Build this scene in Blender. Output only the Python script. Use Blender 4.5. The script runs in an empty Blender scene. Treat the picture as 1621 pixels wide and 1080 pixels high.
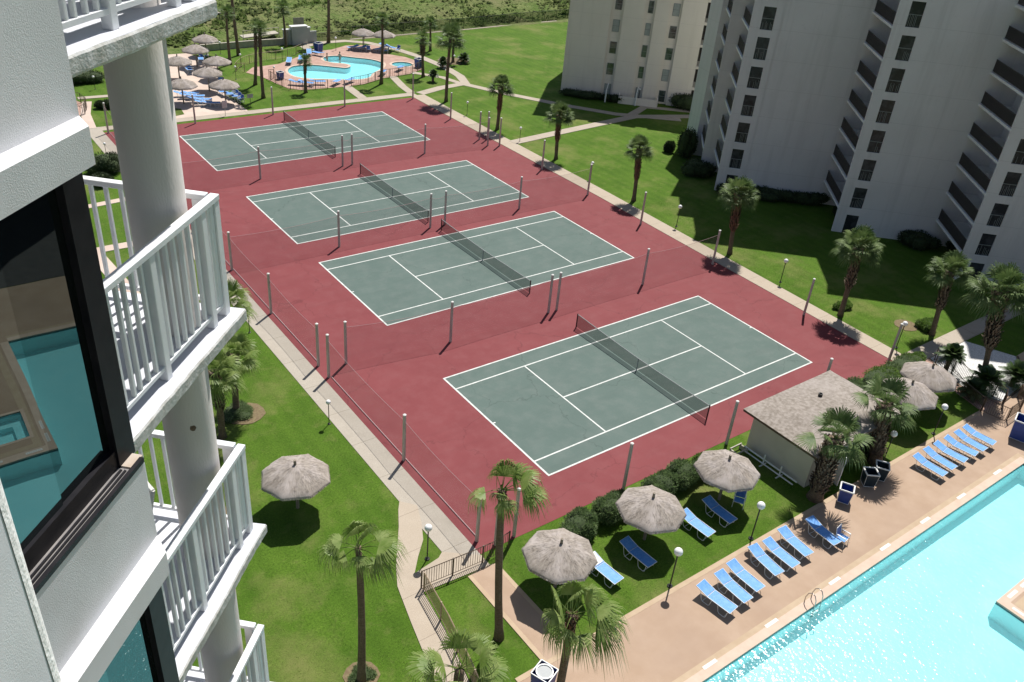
import bpy, math, random
from mathutils import Vector, Matrix, noise
from mathutils.geometry import tessellate_polygon
R_=math.radians
C=bpy.context.scene.collection
rng=random.Random(7)

# ------------------------------------------------------------------ camera model (solved from the court markings)
CAM=Vector((-25.23719146,-37.89551759,30.99549109))
RM=((0.80583614,-0.58662773,0.08059791),(0.25207157,0.46301358,0.84975193),(-0.53580598,-0.66444437,0.52098525))
FPX=1348.8
MR=Matrix(RM)
def ray(x,y):
    return MR.transposed()@Vector(((x-810.5)/FPX,(540-y)/FPX,-1.0))
def G(x,y,z=0.0):
    "survey point of the photograph -> the real place on level z"
    d=ray(x,y); t=(z-CAM.z)/d.z
    return (CAM.x+d.x*t, CAM.y+d.y*t)
def height(bx,by,tx,ty):
    b=Vector((*G(bx,by),0)); d=ray(tx,ty)
    # closest approach of the vertical line through b and the sight line
    w=b-CAM; dd=d.dot(d); dz=d.z; den=dd-dz*dz
    wz=w.z; wd=w.dot(d)
    h=(-wz*dd+wd*dz)/den
    return h

# ------------------------------------------------------------------ materials
def new_mat(name):
    m=bpy.data.materials.new(name); m.use_nodes=True
    nt=m.node_tree; nt.nodes.clear()
    out=nt.nodes.new('ShaderNodeOutputMaterial')
    return m,nt,out
def N(nt,t,**kw):
    n=nt.nodes.new(t)
    for k,v in kw.items():
        if hasattr(n,k): setattr(n,k,v)
        else: n.inputs[k].default_value=v
    return n
def coords(nt,kind,scale=(1,1,1)):
    tc=N(nt,'ShaderNodeTexCoord'); mp=N(nt,'ShaderNodeMapping')
    mp.inputs['Scale'].default_value=scale
    if kind=='World':
        g=N(nt,'ShaderNodeNewGeometry'); nt.links.new(g.outputs['Position'],mp.inputs['Vector'])
    else: nt.links.new(tc.outputs[kind],mp.inputs['Vector'])
    return mp.outputs['Vector']
def rgba(c): return (c[0],c[1],c[2],1)
def mixc(nt,fac,a,b,blend='MIX'):
    n=nt.nodes.new('ShaderNodeMix'); n.data_type='RGBA'; n.blend_type=blend
    if hasattr(fac,'links'): nt.links.new(fac,n.inputs[0])
    else: n.inputs[0].default_value=fac
    for s,i in ((a,6),(b,7)):
        if isinstance(s,(tuple,list)): n.inputs[i].default_value=rgba(s)
        else: nt.links.new(s,n.inputs[i])
    return n.outputs[2]
def nz(nt,vec,scale,detail=4,rough=.55,lo=.35,hi=.65):
    t=N(nt,'ShaderNodeTexNoise'); t.inputs['Scale'].default_value=scale; t.inputs['Detail'].default_value=detail
    t.inputs['Roughness'].default_value=rough; nt.links.new(vec,t.inputs['Vector'])
    r=N(nt,'ShaderNodeMapRange'); r.inputs[1].default_value=lo; r.inputs[2].default_value=hi
    nt.links.new(t.outputs['Fac'],r.inputs[0])
    return r.outputs[0],t.outputs['Fac']
def pm(name,c1,c2=None,scale=3,rough=.8,bump=0,bscale=40,kind='World',stretch=(1,1,1),c3=None,scale3=.4,fac3=1,metal=0,spec=.5,lo=.35,hi=.65,bdist=.02,transl=0):
    m,nt,out=new_mat(name)
    p=N(nt,'ShaderNodeBsdfPrincipled'); p.inputs['Roughness'].default_value=rough; p.inputs['Metallic'].default_value=metal
    p.inputs['Specular IOR Level'].default_value=spec
    v=coords(nt,kind,stretch)
    col=None
    if c2 is None: p.inputs['Base Color'].default_value=rgba(c1)
    else:
        f,_=nz(nt,v,scale,lo=lo,hi=hi); col=mixc(nt,f,c1,c2)
        if c3 is not None:
            f3,_=nz(nt,v,scale3,detail=3,lo=.45,hi=.7)
            mm=N(nt,'ShaderNodeMath',operation='MULTIPLY'); nt.links.new(f3,mm.inputs[0]); mm.inputs[1].default_value=fac3
            col=mixc(nt,mm.outputs[0],col,c3)
        nt.links.new(col,p.inputs['Base Color'])
    if bump:
        b=N(nt,'ShaderNodeBump'); b.inputs['Strength'].default_value=bump; b.inputs['Distance'].default_value=bdist
        _,raw=nz(nt,v,bscale,detail=3); nt.links.new(raw,b.inputs['Height']); nt.links.new(b.outputs[0],p.inputs['Normal'])
    if transl:
        t=N(nt,'ShaderNodeBsdfTranslucent')
        if col is not None: nt.links.new(col,t.inputs['Color'])
        else: t.inputs['Color'].default_value=rgba(c1)
        mx=N(nt,'ShaderNodeMixShader'); mx.inputs[0].default_value=transl
        nt.links.new(p.outputs[0],mx.inputs[1]); nt.links.new(t.outputs[0],mx.inputs[2]); nt.links.new(mx.outputs[0],out.inputs['Surface'])
    else: nt.links.new(p.outputs[0],out.inputs['Surface'])
    return m
def net_mat(name,col,solid):
    m,nt,out=new_mat(name)
    d=N(nt,'ShaderNodeBsdfDiffuse'); d.inputs['Color'].default_value=rgba(col)
    t=N(nt,'ShaderNodeBsdfTransparent'); mx=N(nt,'ShaderNodeMixShader'); mx.inputs[0].default_value=solid
    nt.links.new(t.outputs[0],mx.inputs[1]); nt.links.new(d.outputs[0],mx.inputs[2]); nt.links.new(mx.outputs[0],out.inputs['Surface'])
    return m

def grass_mat(name,dark,light,dry,dryfac):
    m,nt,out=new_mat(name)
    p=N(nt,'ShaderNodeBsdfPrincipled'); p.inputs['Roughness'].default_value=.9; p.inputs['Specular IOR Level'].default_value=.15
    v=coords(nt,'World')
    f1,_=nz(nt,v,.35,detail=5,lo=.3,hi=.7); f2,r2=nz(nt,v,9,detail=6,rough=.75,lo=.3,hi=.7); f3,_=nz(nt,v,.16,detail=5,rough=.65,lo=.5,hi=.72)
    f4,_=nz(nt,v,1.3,detail=4,rough=.6,lo=.55,hi=.75)
    # faint mowing stripes
    w=N(nt,'ShaderNodeTexWave'); w.inputs['Scale'].default_value=.28; w.inputs['Distortion'].default_value=1.2; w.inputs['Detail'].default_value=1
    nt.links.new(v,w.inputs['Vector'])
    a=mixc(nt,f1,dark,light)
    a=mixc(nt,f2,tuple(x*.55 for x in dark),a)
    mm=N(nt,'ShaderNodeMath',operation='MULTIPLY'); nt.links.new(w.outputs['Fac'],mm.inputs[0]); mm.inputs[1].default_value=.07
    a=mixc(nt,mm.outputs[0],a,tuple(x*1.5 for x in light))
    m3=N(nt,'ShaderNodeMath',operation='MULTIPLY'); nt.links.new(f3,m3.inputs[0]); m3.inputs[1].default_value=dryfac
    a=mixc(nt,m3.outputs[0],a,dry)
    m4=N(nt,'ShaderNodeMath',operation='MULTIPLY'); nt.links.new(f4,m4.inputs[0]); m4.inputs[1].default_value=dryfac*.45
    a=mixc(nt,m4.outputs[0],a,dry)
    nt.links.new(a,p.inputs['Base Color'])
    b=N(nt,'ShaderNodeBump'); b.inputs['Strength'].default_value=.9; b.inputs['Distance'].default_value=.06
    _,rb=nz(nt,v,14,detail=5,rough=.8); nt.links.new(rb,b.inputs['Height']); nt.links.new(b.outputs[0],p.inputs['Normal'])
    nt.links.new(p.outputs[0],out.inputs['Surface'])
    return m
def paving(name,c1,c2,crack,w,h,rough=.85):
    m,nt,out=new_mat(name)
    p=N(nt,'ShaderNodeBsdfPrincipled'); p.inputs['Roughness'].default_value=rough; p.inputs['Specular IOR Level'].default_value=.2
    v=coords(nt,'World')
    f,_=nz(nt,v,1.1,detail=6,lo=.3,hi=.7); f2,_=nz(nt,v,22,detail=3,lo=.3,hi=.7); a=mixc(nt,f,c1,c2); a=mixc(nt,f2,tuple(x*.88 for x in c1),a)
    f5,_=nz(nt,v,.5,detail=6,rough=.7,lo=.55,hi=.8); a=mixc(nt,f5,a,tuple(x*.78 for x in c1))
    b=N(nt,'ShaderNodeTexBrick'); b.offset=0; b.inputs['Scale'].default_value=1; b.inputs['Mortar Size'].default_value=.014
    b.inputs['Mortar Smooth'].default_value=.3
    b.inputs['Brick Width'].default_value=w; b.inputs['Row Height'].default_value=h; nt.links.new(v,b.inputs['Vector'])
    a=mixc(nt,b.outputs['Fac'],a,crack)
    nt.links.new(a,p.inputs['Base Color']); nt.links.new(p.outputs[0],out.inputs['Surface'])
    return m
def court_mat(name,c1,c2,c3):
    m,nt,out=new_mat(name)
    p=N(nt,'ShaderNodeBsdfPrincipled'); p.inputs['Roughness'].default_value=.75; p.inputs['Specular IOR Level'].default_value=.25
    v=coords(nt,'World')
    f,_=nz(nt,v,.22,detail=7,rough=.62,lo=.3,hi=.7); f2,_=nz(nt,v,.9,detail=6,rough=.65,lo=.45,hi=.78); f3,_=nz(nt,v,35,detail=2)
    vs=coords(nt,'World',(.25,1.6,1)); f4,_=nz(nt,vs,.8,detail=5,rough=.6,lo=.5,hi=.8)
    a=mixc(nt,f,c1,c2); m2=N(nt,'ShaderNodeMath',operation='MULTIPLY'); nt.links.new(f2,m2.inputs[0]); m2.inputs[1].default_value=.6
    a=mixc(nt,m2.outputs[0],a,c3); 
    m4=N(nt,'ShaderNodeMath',operation='MULTIPLY'); nt.links.new(f4,m4.inputs[0]); m4.inputs[1].default_value=.45
    a=mixc(nt,m4.outputs[0],a,tuple(x*.8 for x in c1))
    a=mixc(nt,.12,a,c3); 
    m3=N(nt,'ShaderNodeMath',operation='MULTIPLY'); nt.links.new(f3,m3.inputs[0]); m3.inputs[1].default_value=.18
    a=mixc(nt,m3.outputs[0],a,tuple(x*.7 for x in c1))
    vo=N(nt,'ShaderNodeTexVoronoi'); vo.feature='DISTANCE_TO_EDGE'; vo.inputs['Scale'].default_value=.11
    nn=N(nt,'ShaderNodeTexNoise'); nn.inputs['Scale'].default_value=1.1; nn.inputs['Detail'].default_value=5; nt.links.new(v,nn.inputs['Vector'])
    vm=N(nt,'ShaderNodeVectorMath',operation='MULTIPLY_ADD'); nt.links.new(nn.outputs['Color'],vm.inputs[0]); vm.inputs[1].default_value=(1.6,1.6,0); nt.links.new(v,vm.inputs[2]); nt.links.new(vm.outputs[0],vo.inputs['Vector'])
    cr=N(nt,'ShaderNodeMapRange'); cr.inputs[1].default_value=0; cr.inputs[2].default_value=.0045; cr.inputs[3].default_value=.42; cr.inputs[4].default_value=0; nt.links.new(vo.outputs['Distance'],cr.inputs[0])
    a=mixc(nt,cr.outputs[0],a,tuple(x*.45 for x in c1))
    nt.links.new(a,p.inputs['Base Color']); nt.links.new(p.outputs[0],out.inputs['Surface'])
    return m
def tower_mat(name,c1,c2,c3,floor=2.72,off=.1):
    m,nt,out=new_mat(name)
    p=N(nt,'ShaderNodeBsdfPrincipled'); p.inputs['Roughness'].default_value=.95; p.inputs['Specular IOR Level'].default_value=.1
    v=coords(nt,'World'); f,_=nz(nt,v,.25,detail=5); a=mixc(nt,f,c1,c2)
    f2,_=nz(nt,coords(nt,'World',(1.1,1.1,.07)),1.0,detail=5,rough=.65,lo=.5,hi=.78); mm=N(nt,'ShaderNodeMath',operation='MULTIPLY'); nt.links.new(f2,mm.inputs[0]); mm.inputs[1].default_value=.75
    a=mixc(nt,mm.outputs[0],a,c3)
    f3,_=nz(nt,v,1.7,detail=6,rough=.7,lo=.58,hi=.75); m3=N(nt,'ShaderNodeMath',operation='MULTIPLY'); nt.links.new(f3,m3.inputs[0]); m3.inputs[1].default_value=.35; a=mixc(nt,m3.outputs[0],a,c3)
    sx=N(nt,'ShaderNodeSeparateXYZ'); nt.links.new(v,sx.inputs[0]); ad=N(nt,'ShaderNodeMath',operation='ADD'); nt.links.new(sx.outputs[2],ad.inputs[0]); ad.inputs[1].default_value=off
    mo=N(nt,'ShaderNodeMath',operation='MODULO'); nt.links.new(ad.outputs[0],mo.inputs[0]); mo.inputs[1].default_value=floor
    lt=N(nt,'ShaderNodeMath',operation='LESS_THAN'); nt.links.new(mo.outputs[0],lt.inputs[0]); lt.inputs[1].default_value=.035
    m4=N(nt,'ShaderNodeMath',operation='MULTIPLY'); nt.links.new(lt.outputs[0],m4.inputs[0]); m4.inputs[1].default_value=.45; a=mixc(nt,m4.outputs[0],a,tuple(x*.85 for x in c3))
    b=N(nt,'ShaderNodeBump'); b.inputs['Strength'].default_value=.3; b.inputs['Distance'].default_value=.02; _,r=nz(nt,v,25,detail=3); nt.links.new(r,b.inputs['Height']); nt.links.new(b.outputs[0],p.inputs['Normal'])
    nt.links.new(a,p.inputs['Base Color']); nt.links.new(p.outputs[0],out.inputs['Surface'])
    return m

M={}
M['lawn']=grass_mat('lawn_grass',(.062,.125,.012),(.112,.185,.026),(.22,.20,.085),.75)
M['dune']=pm('dune_growth',(.10,.155,.038),(.175,.205,.075),scale=.5,rough=1,c3=(.20,.165,.10),scale3=.09,fac3=.7,bump=1,bscale=2.5,bdist=.5,spec=.1)
M['shrub']=pm('dune_shrub',(.10,.165,.04),(.19,.25,.08),scale=.25,rough=.8,c3=(.20,.17,.12),scale3=.08,fac3=.6,spec=.15,transl=.45)
M['red']=court_mat('red_court_paint',(.178,.033,.037),(.215,.046,.050),(.225,.072,.074))
M['green']=court_mat('green_court_paint',(.078,.122,.106),(.102,.148,.130),(.15,.178,.162))
M['line']=pm('court_line_paint',(.66,.67,.64),(.50,.52,.49),scale=3,rough=.7)
M['walk']=paving('concrete_walk',(.42,.36,.29),(.48,.42,.35),(.17,.14,.11),3.0,3.0)
M['walk2']=paving('sidewalk_concrete',(.40,.355,.295),(.46,.415,.35),(.2,.17,.13),900,3.2)
M['walk3']=paving('pale_sidewalk',(.43,.36,.28),(.49,.42,.335),(.24,.19,.15),900,2.4)
M['deck']=pm('pool_deck_coating',(.375,.265,.185),(.425,.31,.225),scale=.8,rough=.8,c3=(.34,.24,.175),scale3=.25,fac3=.6,bump=.3,bscale=60,spec=.25)
M['deckband']=pm('sandy_deck_band',(.42,.31,.205),(.47,.36,.245),scale=1.5,rough=.85)
M['coping']=pm('pool_coping',(.52,.385,.295),(.58,.44,.345),scale=1.5,rough=.75)
M['pinkdeck']=pm('pink_paving',(.52,.41,.34),(.62,.51,.43),scale=.6,rough=.9,c3=(.36,.25,.2),scale3=.3,fac3=.4)
M['brickdeck']=pm('brick_paving',(.36,.22,.17),(.45,.30,.24),scale=1.1,rough=.9)
M['gravel']=pm('white_gravel',(.45,.44,.42),(.78,.77,.75),scale=14,rough=.9,bump=.8,bscale=18)
M['wingstucco']=pm('pale_wing_stucco',(.70,.715,.75),(.76,.77,.79),scale=3,rough=.9,bump=.22,bscale=260,bdist=.004,c3=(.60,.61,.62),scale3=5,fac3=.4,spec=.2)
M['litcorner']=pm('sunlit_corner_white',(.90,.90,.89),(.86,.86,.85),scale=6,rough=.8,bump=.4,bscale=60,bdist=.01)  # sunlit edge of the wing wall put into a brighter white
M['mulch']=pm('bed_mulch',(.15,.105,.06),(.20,.16,.085),scale=8,rough=1,bump=.6,bscale=30)
M['tile']=pm('pool_waterline_tile',(.05,.12,.13),(.08,.17,.18),scale=12,rough=.3)
M['poolwall']=pm('pool_plaster',(.44,.84,.88),(.50,.88,.91),scale=.7,rough=.7)
M['poolside']=pm('pool_side_plaster',(.60,.96,.97),(.66,.97,.98),scale=.7,rough=.7)
M['marker']=pm('depth_marker_tile',(.74,.72,.68)); M['markink']=pm('faded_marker_ink',(.38,.38,.38))
M['stucco']=pm('white_stucco',(.64,.645,.665),(.69,.69,.70),scale=1.2,rough=.9,bump=.38,bscale=150,bdist=.007,c3=(.50,.495,.49),scale3=1.6,fac3=.5,spec=.2)
M['stuccotrim']=pm('rough_slab_edge',(.60,.605,.60),(.50,.50,.475),scale=6,rough=.9,bump=.55,bscale=38,bdist=.012,c3=(.36,.345,.29),scale3=7,fac3=.6)
M['column']=pm('column_paint',(.65,.61,.585),(.69,.65,.62),scale=.8,rough=.7,bump=.15,bscale=60,stretch=(1,1,.3),c3=(.49,.46,.44),scale3=1.3,fac3=.5)
M['floor']=pm('painted_balcony_floor',(.56,.575,.62),(.61,.625,.665),scale=1.5,rough=.75)
M['rail']=pm('white_railing_paint',(.71,.73,.755),(.77,.78,.79),scale=4,rough=.55,bump=.1,bscale=60)
M['frame']=pm('black_window_frame',(.004,.004,.007),(.012,.011,.014),scale=7,rough=.5,spec=.2)
M['alu']=pm('grey_sill_track',(.30,.28,.27),(.20,.19,.19),scale=6,rough=.5,metal=.3)
M['stone']=pm('weathered_sill_patch',(.44,.36,.29),(.52,.46,.40),scale=8,rough=.9)
M['towerwall']=tower_mat('tower_stucco',(.72,.69,.695),(.77,.74,.745),(.60,.575,.575))
M['slabedge']=pm('slab_paint',(.84,.84,.84),(.80,.80,.80),scale=1)
M['cream']=tower_mat('cream_stucco',(.80,.73,.65),(.84,.77,.69),(.70,.635,.565),2.745,.5)
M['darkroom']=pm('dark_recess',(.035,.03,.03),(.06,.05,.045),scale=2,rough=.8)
M['darkrail']=pm('dark_bronze_rail',(.05,.045,.045),rough=.6)
M['sash']=pm('window_sash',(.22,.24,.24),rough=.5)
M['pane']=pm('dark_window_pane',(.04,.06,.055),(.10,.13,.12),scale=1.5,rough=.12,spec=.8,lo=.45,hi=.55)
M['openingshade']=pm('dark_opening_shade',(.022,.026,.032),(.05,.055,.065),scale=1.3,rough=.25,spec=.3,lo=.45,hi=.6)  # shade of the tower's side openings put into a dark colour
M['blind']=pm('window_blind',(.30,.34,.33),(.38,.41,.40),scale=3,rough=.4)
M['thatch']=None
M['wood']=pm('weathered_post_wood',(.19,.155,.12),(.30,.26,.21),scale=10,rough=.9,kind='Object',stretch=(1,1,.15),bump=.4,bscale=30)
M['polewood']=pm('grey_pole',(.47,.43,.37),(.60,.56,.50),scale=9,rough=.9,kind='Object',stretch=(1,1,.12),bump=.3,bscale=30)
M['cap']=pm('pole_cap',(.75,.74,.70),rough=.6)
M['trunk']=pm('palm_trunk',(.11,.075,.05),(.20,.145,.10),scale=6,rough=.95,kind='Object',stretch=(1,1,3.5),bump=.9,bscale=12,bdist=.04)
M['boots']=pm('palm_boots',(.085,.055,.035),(.24,.19,.14),scale=5,rough=.95,kind='Object',bump=.6,bscale=20)
M['redboots']=pm('reddish_palm_boots',(.12,.055,.035),(.23,.13,.09),scale=6,rough=.95,kind='Object')
M['frond']=pm('palm_frond',(.06,.12,.025),(.15,.21,.06),scale=1.6,rough=.55,kind='Object',spec=.35,transl=.35)
M['frondlit']=pm('young_palm_frond',(.155,.245,.045),(.31,.38,.13),scale=1.8,rough=.5,kind='Object',spec=.4,transl=.4)
M['sabal']=pm('sabal_frond',(.075,.13,.035),(.17,.235,.08),scale=1.8,rough=.55,kind='Object',spec=.35,transl=.3)
M['cycad']=pm('cycad_frond',(.03,.06,.015),(.07,.12,.03),scale=2,rough=.5,kind='Object',transl=.2)
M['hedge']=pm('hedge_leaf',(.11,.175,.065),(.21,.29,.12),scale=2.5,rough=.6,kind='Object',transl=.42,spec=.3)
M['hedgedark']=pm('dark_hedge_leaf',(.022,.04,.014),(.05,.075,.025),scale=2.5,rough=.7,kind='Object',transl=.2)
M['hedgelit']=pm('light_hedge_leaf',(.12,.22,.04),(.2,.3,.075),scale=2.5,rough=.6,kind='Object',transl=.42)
M['turf']=pm('turf_blade',(.08,.165,.016),(.17,.26,.04),scale=2.5,rough=.8,transl=.3,spec=.2,c3=(.28,.26,.10),scale3=.5,fac3=.5)
M['twig']=pm('hedge_core',(.04,.06,.022),rough=1)
M['blue']=pm('blue_lounger_mesh',(.075,.25,.62),(.11,.32,.70),scale=14,rough=.6,kind='Object',c3=(.22,.43,.74),scale3=3,fac3=.4)
M['navy']=pm('navy_bin_panel',(.018,.05,.24),(.025,.065,.30),scale=4,rough=.5)
M['bluechair']=pm('blue_chair_sling',(.03,.11,.38),(.05,.15,.45),scale=6,rough=.6)
M['white']=pm('white_tube',(.80,.80,.78),rough=.4)
M['steel']=pm('ladder_steel',(.45,.42,.40),rough=.25,metal=.9)
M['globe']=pm('opal_lamp_globe',(.86,.86,.85),rough=.3)
M['black']=pm('black_post_paint',(.02,.02,.02),rough=.5)
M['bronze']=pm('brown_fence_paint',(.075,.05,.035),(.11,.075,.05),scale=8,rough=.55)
M['sunlitpale']=pm('sunlit_pale_fence',(.30,.22,.14),(.36,.27,.18),scale=8,rough=.55)  # sunlit tone of the brown fence, also used on the pale rear fence
M['hutwall']=pm('hut_wall',(.56,.53,.44),(.61,.575,.485),scale=.7,rough=.9,c3=(.44,.42,.36),scale3=.5,fac3=.5,bump=.3,bscale=40)
M['roofing']=pm('grey_rolled_roof',(.20,.17,.14),(.33,.29,.255),scale=4.5,rough=.95,c3=(.40,.355,.325),scale3=.35,fac3=.55,bump=.5,bscale=40,bdist=.03)
M['netpost']=pm('dark_net_post',(.03,.02,.02),rough=.5)
M['netband']=pm('net_tape',(.35,.37,.36),rough=.8)
M['netting']=net_mat('court_net_mesh',(.02,.03,.025),.52)
M['screen']=net_mat('wind_screen_mesh',(.30,.25,.25),.15)
M['darkscreen']=net_mat('green_chain_link',(.02,.05,.025),.50)
M['cable']=pm('net_cable',(.45,.30,.30),rough=.6)
M['greybox']=pm('grey_shelter_wall',(.40,.42,.42),(.46,.47,.47),scale=1,rough=.9)
M['weathered']=pm('weathered_boardwalk',(.36,.33,.27),(.46,.42,.35),scale=2,rough=.9)
M['skin']=pm('sunburnt_skin',(.42,.24,.17),rough=.6)
M['hairm']=pm('dark_hair',(.03,.02,.015),rough=.7)
M['greenbin']=pm('dark_bin_plastic',(.012,.03,.045),rough=.4)
def thatch_mat():
    m,nt,out=new_mat('palm_thatch')
    p=N(nt,'ShaderNodeBsdfPrincipled'); p.inputs['Roughness'].default_value=.95; p.inputs['Specular IOR Level'].default_value=.1
    uv=N(nt,'ShaderNodeTexCoord'); mp=N(nt,'ShaderNodeMapping'); mp.inputs['Scale'].default_value=(60,2.5,1); nt.links.new(uv.outputs['UV'],mp.inputs['Vector'])
    f,raw=nz(nt,mp.outputs['Vector'],1.0,detail=5,rough=.7,lo=.3,hi=.7)
    vo=coords(nt,'Object'); f2,r2=nz(nt,vo,5,detail=5,rough=.7,lo=.3,hi=.75)
    a=mixc(nt,f,(.20,.165,.135),(.43,.385,.34)); a=mixc(nt,f2,a,(.36,.315,.275))
    f3,_=nz(nt,vo,1.2,detail=2,lo=.45,hi=.7); a=mixc(nt,f3,a,(.46,.41,.38))
    nt.links.new(a,p.inputs['Base Color'])
    b=N(nt,'ShaderNodeBump'); b.inputs['Strength'].default_value=.9; b.inputs['Distance'].default_value=.04; nt.links.new(raw,b.inputs['Height'])
    nt.links.new(b.outputs[0],p.inputs['Normal']); nt.links.new(p.outputs[0],out.inputs['Surface'])
    return m
M['thatch']=thatch_mat()
def water_mat(name,tint,wscale,strength,refl=1.0):
    m,nt,out=new_mat(name)
    v=coords(nt,'World')
    b=N(nt,'ShaderNodeBump'); b.inputs['Strength'].default_value=strength; b.inputs['Distance'].default_value=.052
    _,r1=nz(nt,v,wscale,detail=2.5,rough=.55); nt.links.new(r1,b.inputs['Height'])
    g=N(nt,'ShaderNodeBsdfGlossy'); g.inputs['Roughness'].default_value=.17; g.inputs['Color'].default_value=(1,1,1,1)
    nt.links.new(b.outputs[0],g.inputs['Normal'])
    t=N(nt,'ShaderNodeBsdfTransparent'); t.inputs['Color'].default_value=rgba(tint)
    fr=N(nt,'ShaderNodeFresnel'); fr.inputs['IOR'].default_value=1.33
    sc_=N(nt,'ShaderNodeBsdfDiffuse'); sc_.inputs['Color'].default_value=(.36,.95,.98,1)
    m0=N(nt,'ShaderNodeMixShader'); m0.inputs[0].default_value=.2; nt.links.new(t.outputs[0],m0.inputs[1]); nt.links.new(sc_.outputs[0],m0.inputs[2])
    nt.links.new(b.outputs[0],fr.inputs['Normal'])
    mx=N(nt,'ShaderNodeMixShader'); nt.links.new(fr.outputs[0],mx.inputs[0]); nt.links.new(m0.outputs[0],mx.inputs[1]); nt.links.new(g.outputs[0],mx.inputs[2])
    nt.links.new(mx.outputs[0],out.inputs['Surface'])
    return m
M['water']=water_mat('pool_water',(.84,.99,1.0),3.6,1.0)
M['water2']=water_mat('far_pool_water',(.74,.96,.98),1.5,.5)
def glass_mat(name,refl,base):
    m,nt,out=new_mat(name)
    d=N(nt,'ShaderNodeBsdfDiffuse'); d.inputs['Color'].default_value=rgba(base)
    g=N(nt,'ShaderNodeBsdfGlossy'); g.inputs['Roughness'].default_value=.0; g.inputs['Color'].default_value=(.82,1,1,1)
    b=N(nt,'ShaderNodeBump'); b.inputs['Strength'].default_value=.02; b.inputs['Distance'].default_value=.02
    _,r=nz(nt,coords(nt,'World'),1.6,detail=1); nt.links.new(r,b.inputs['Height']); nt.links.new(b.outputs[0],g.inputs['Normal'])
    mx=N(nt,'ShaderNodeMixShader'); mx.inputs[0].default_value=refl
    nt.links.new(d.outputs[0],mx.inputs[1]); nt.links.new(g.outputs[0],mx.inputs[2]); nt.links.new(mx.outputs[0],out.inputs['Surface'])
    return m
M['glass']=glass_mat('tinted_window_glass',.112,(.004,.005,.006))
M['glass2']=glass_mat('sliding_window_glass',.145,(.008,.010,.011))

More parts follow.
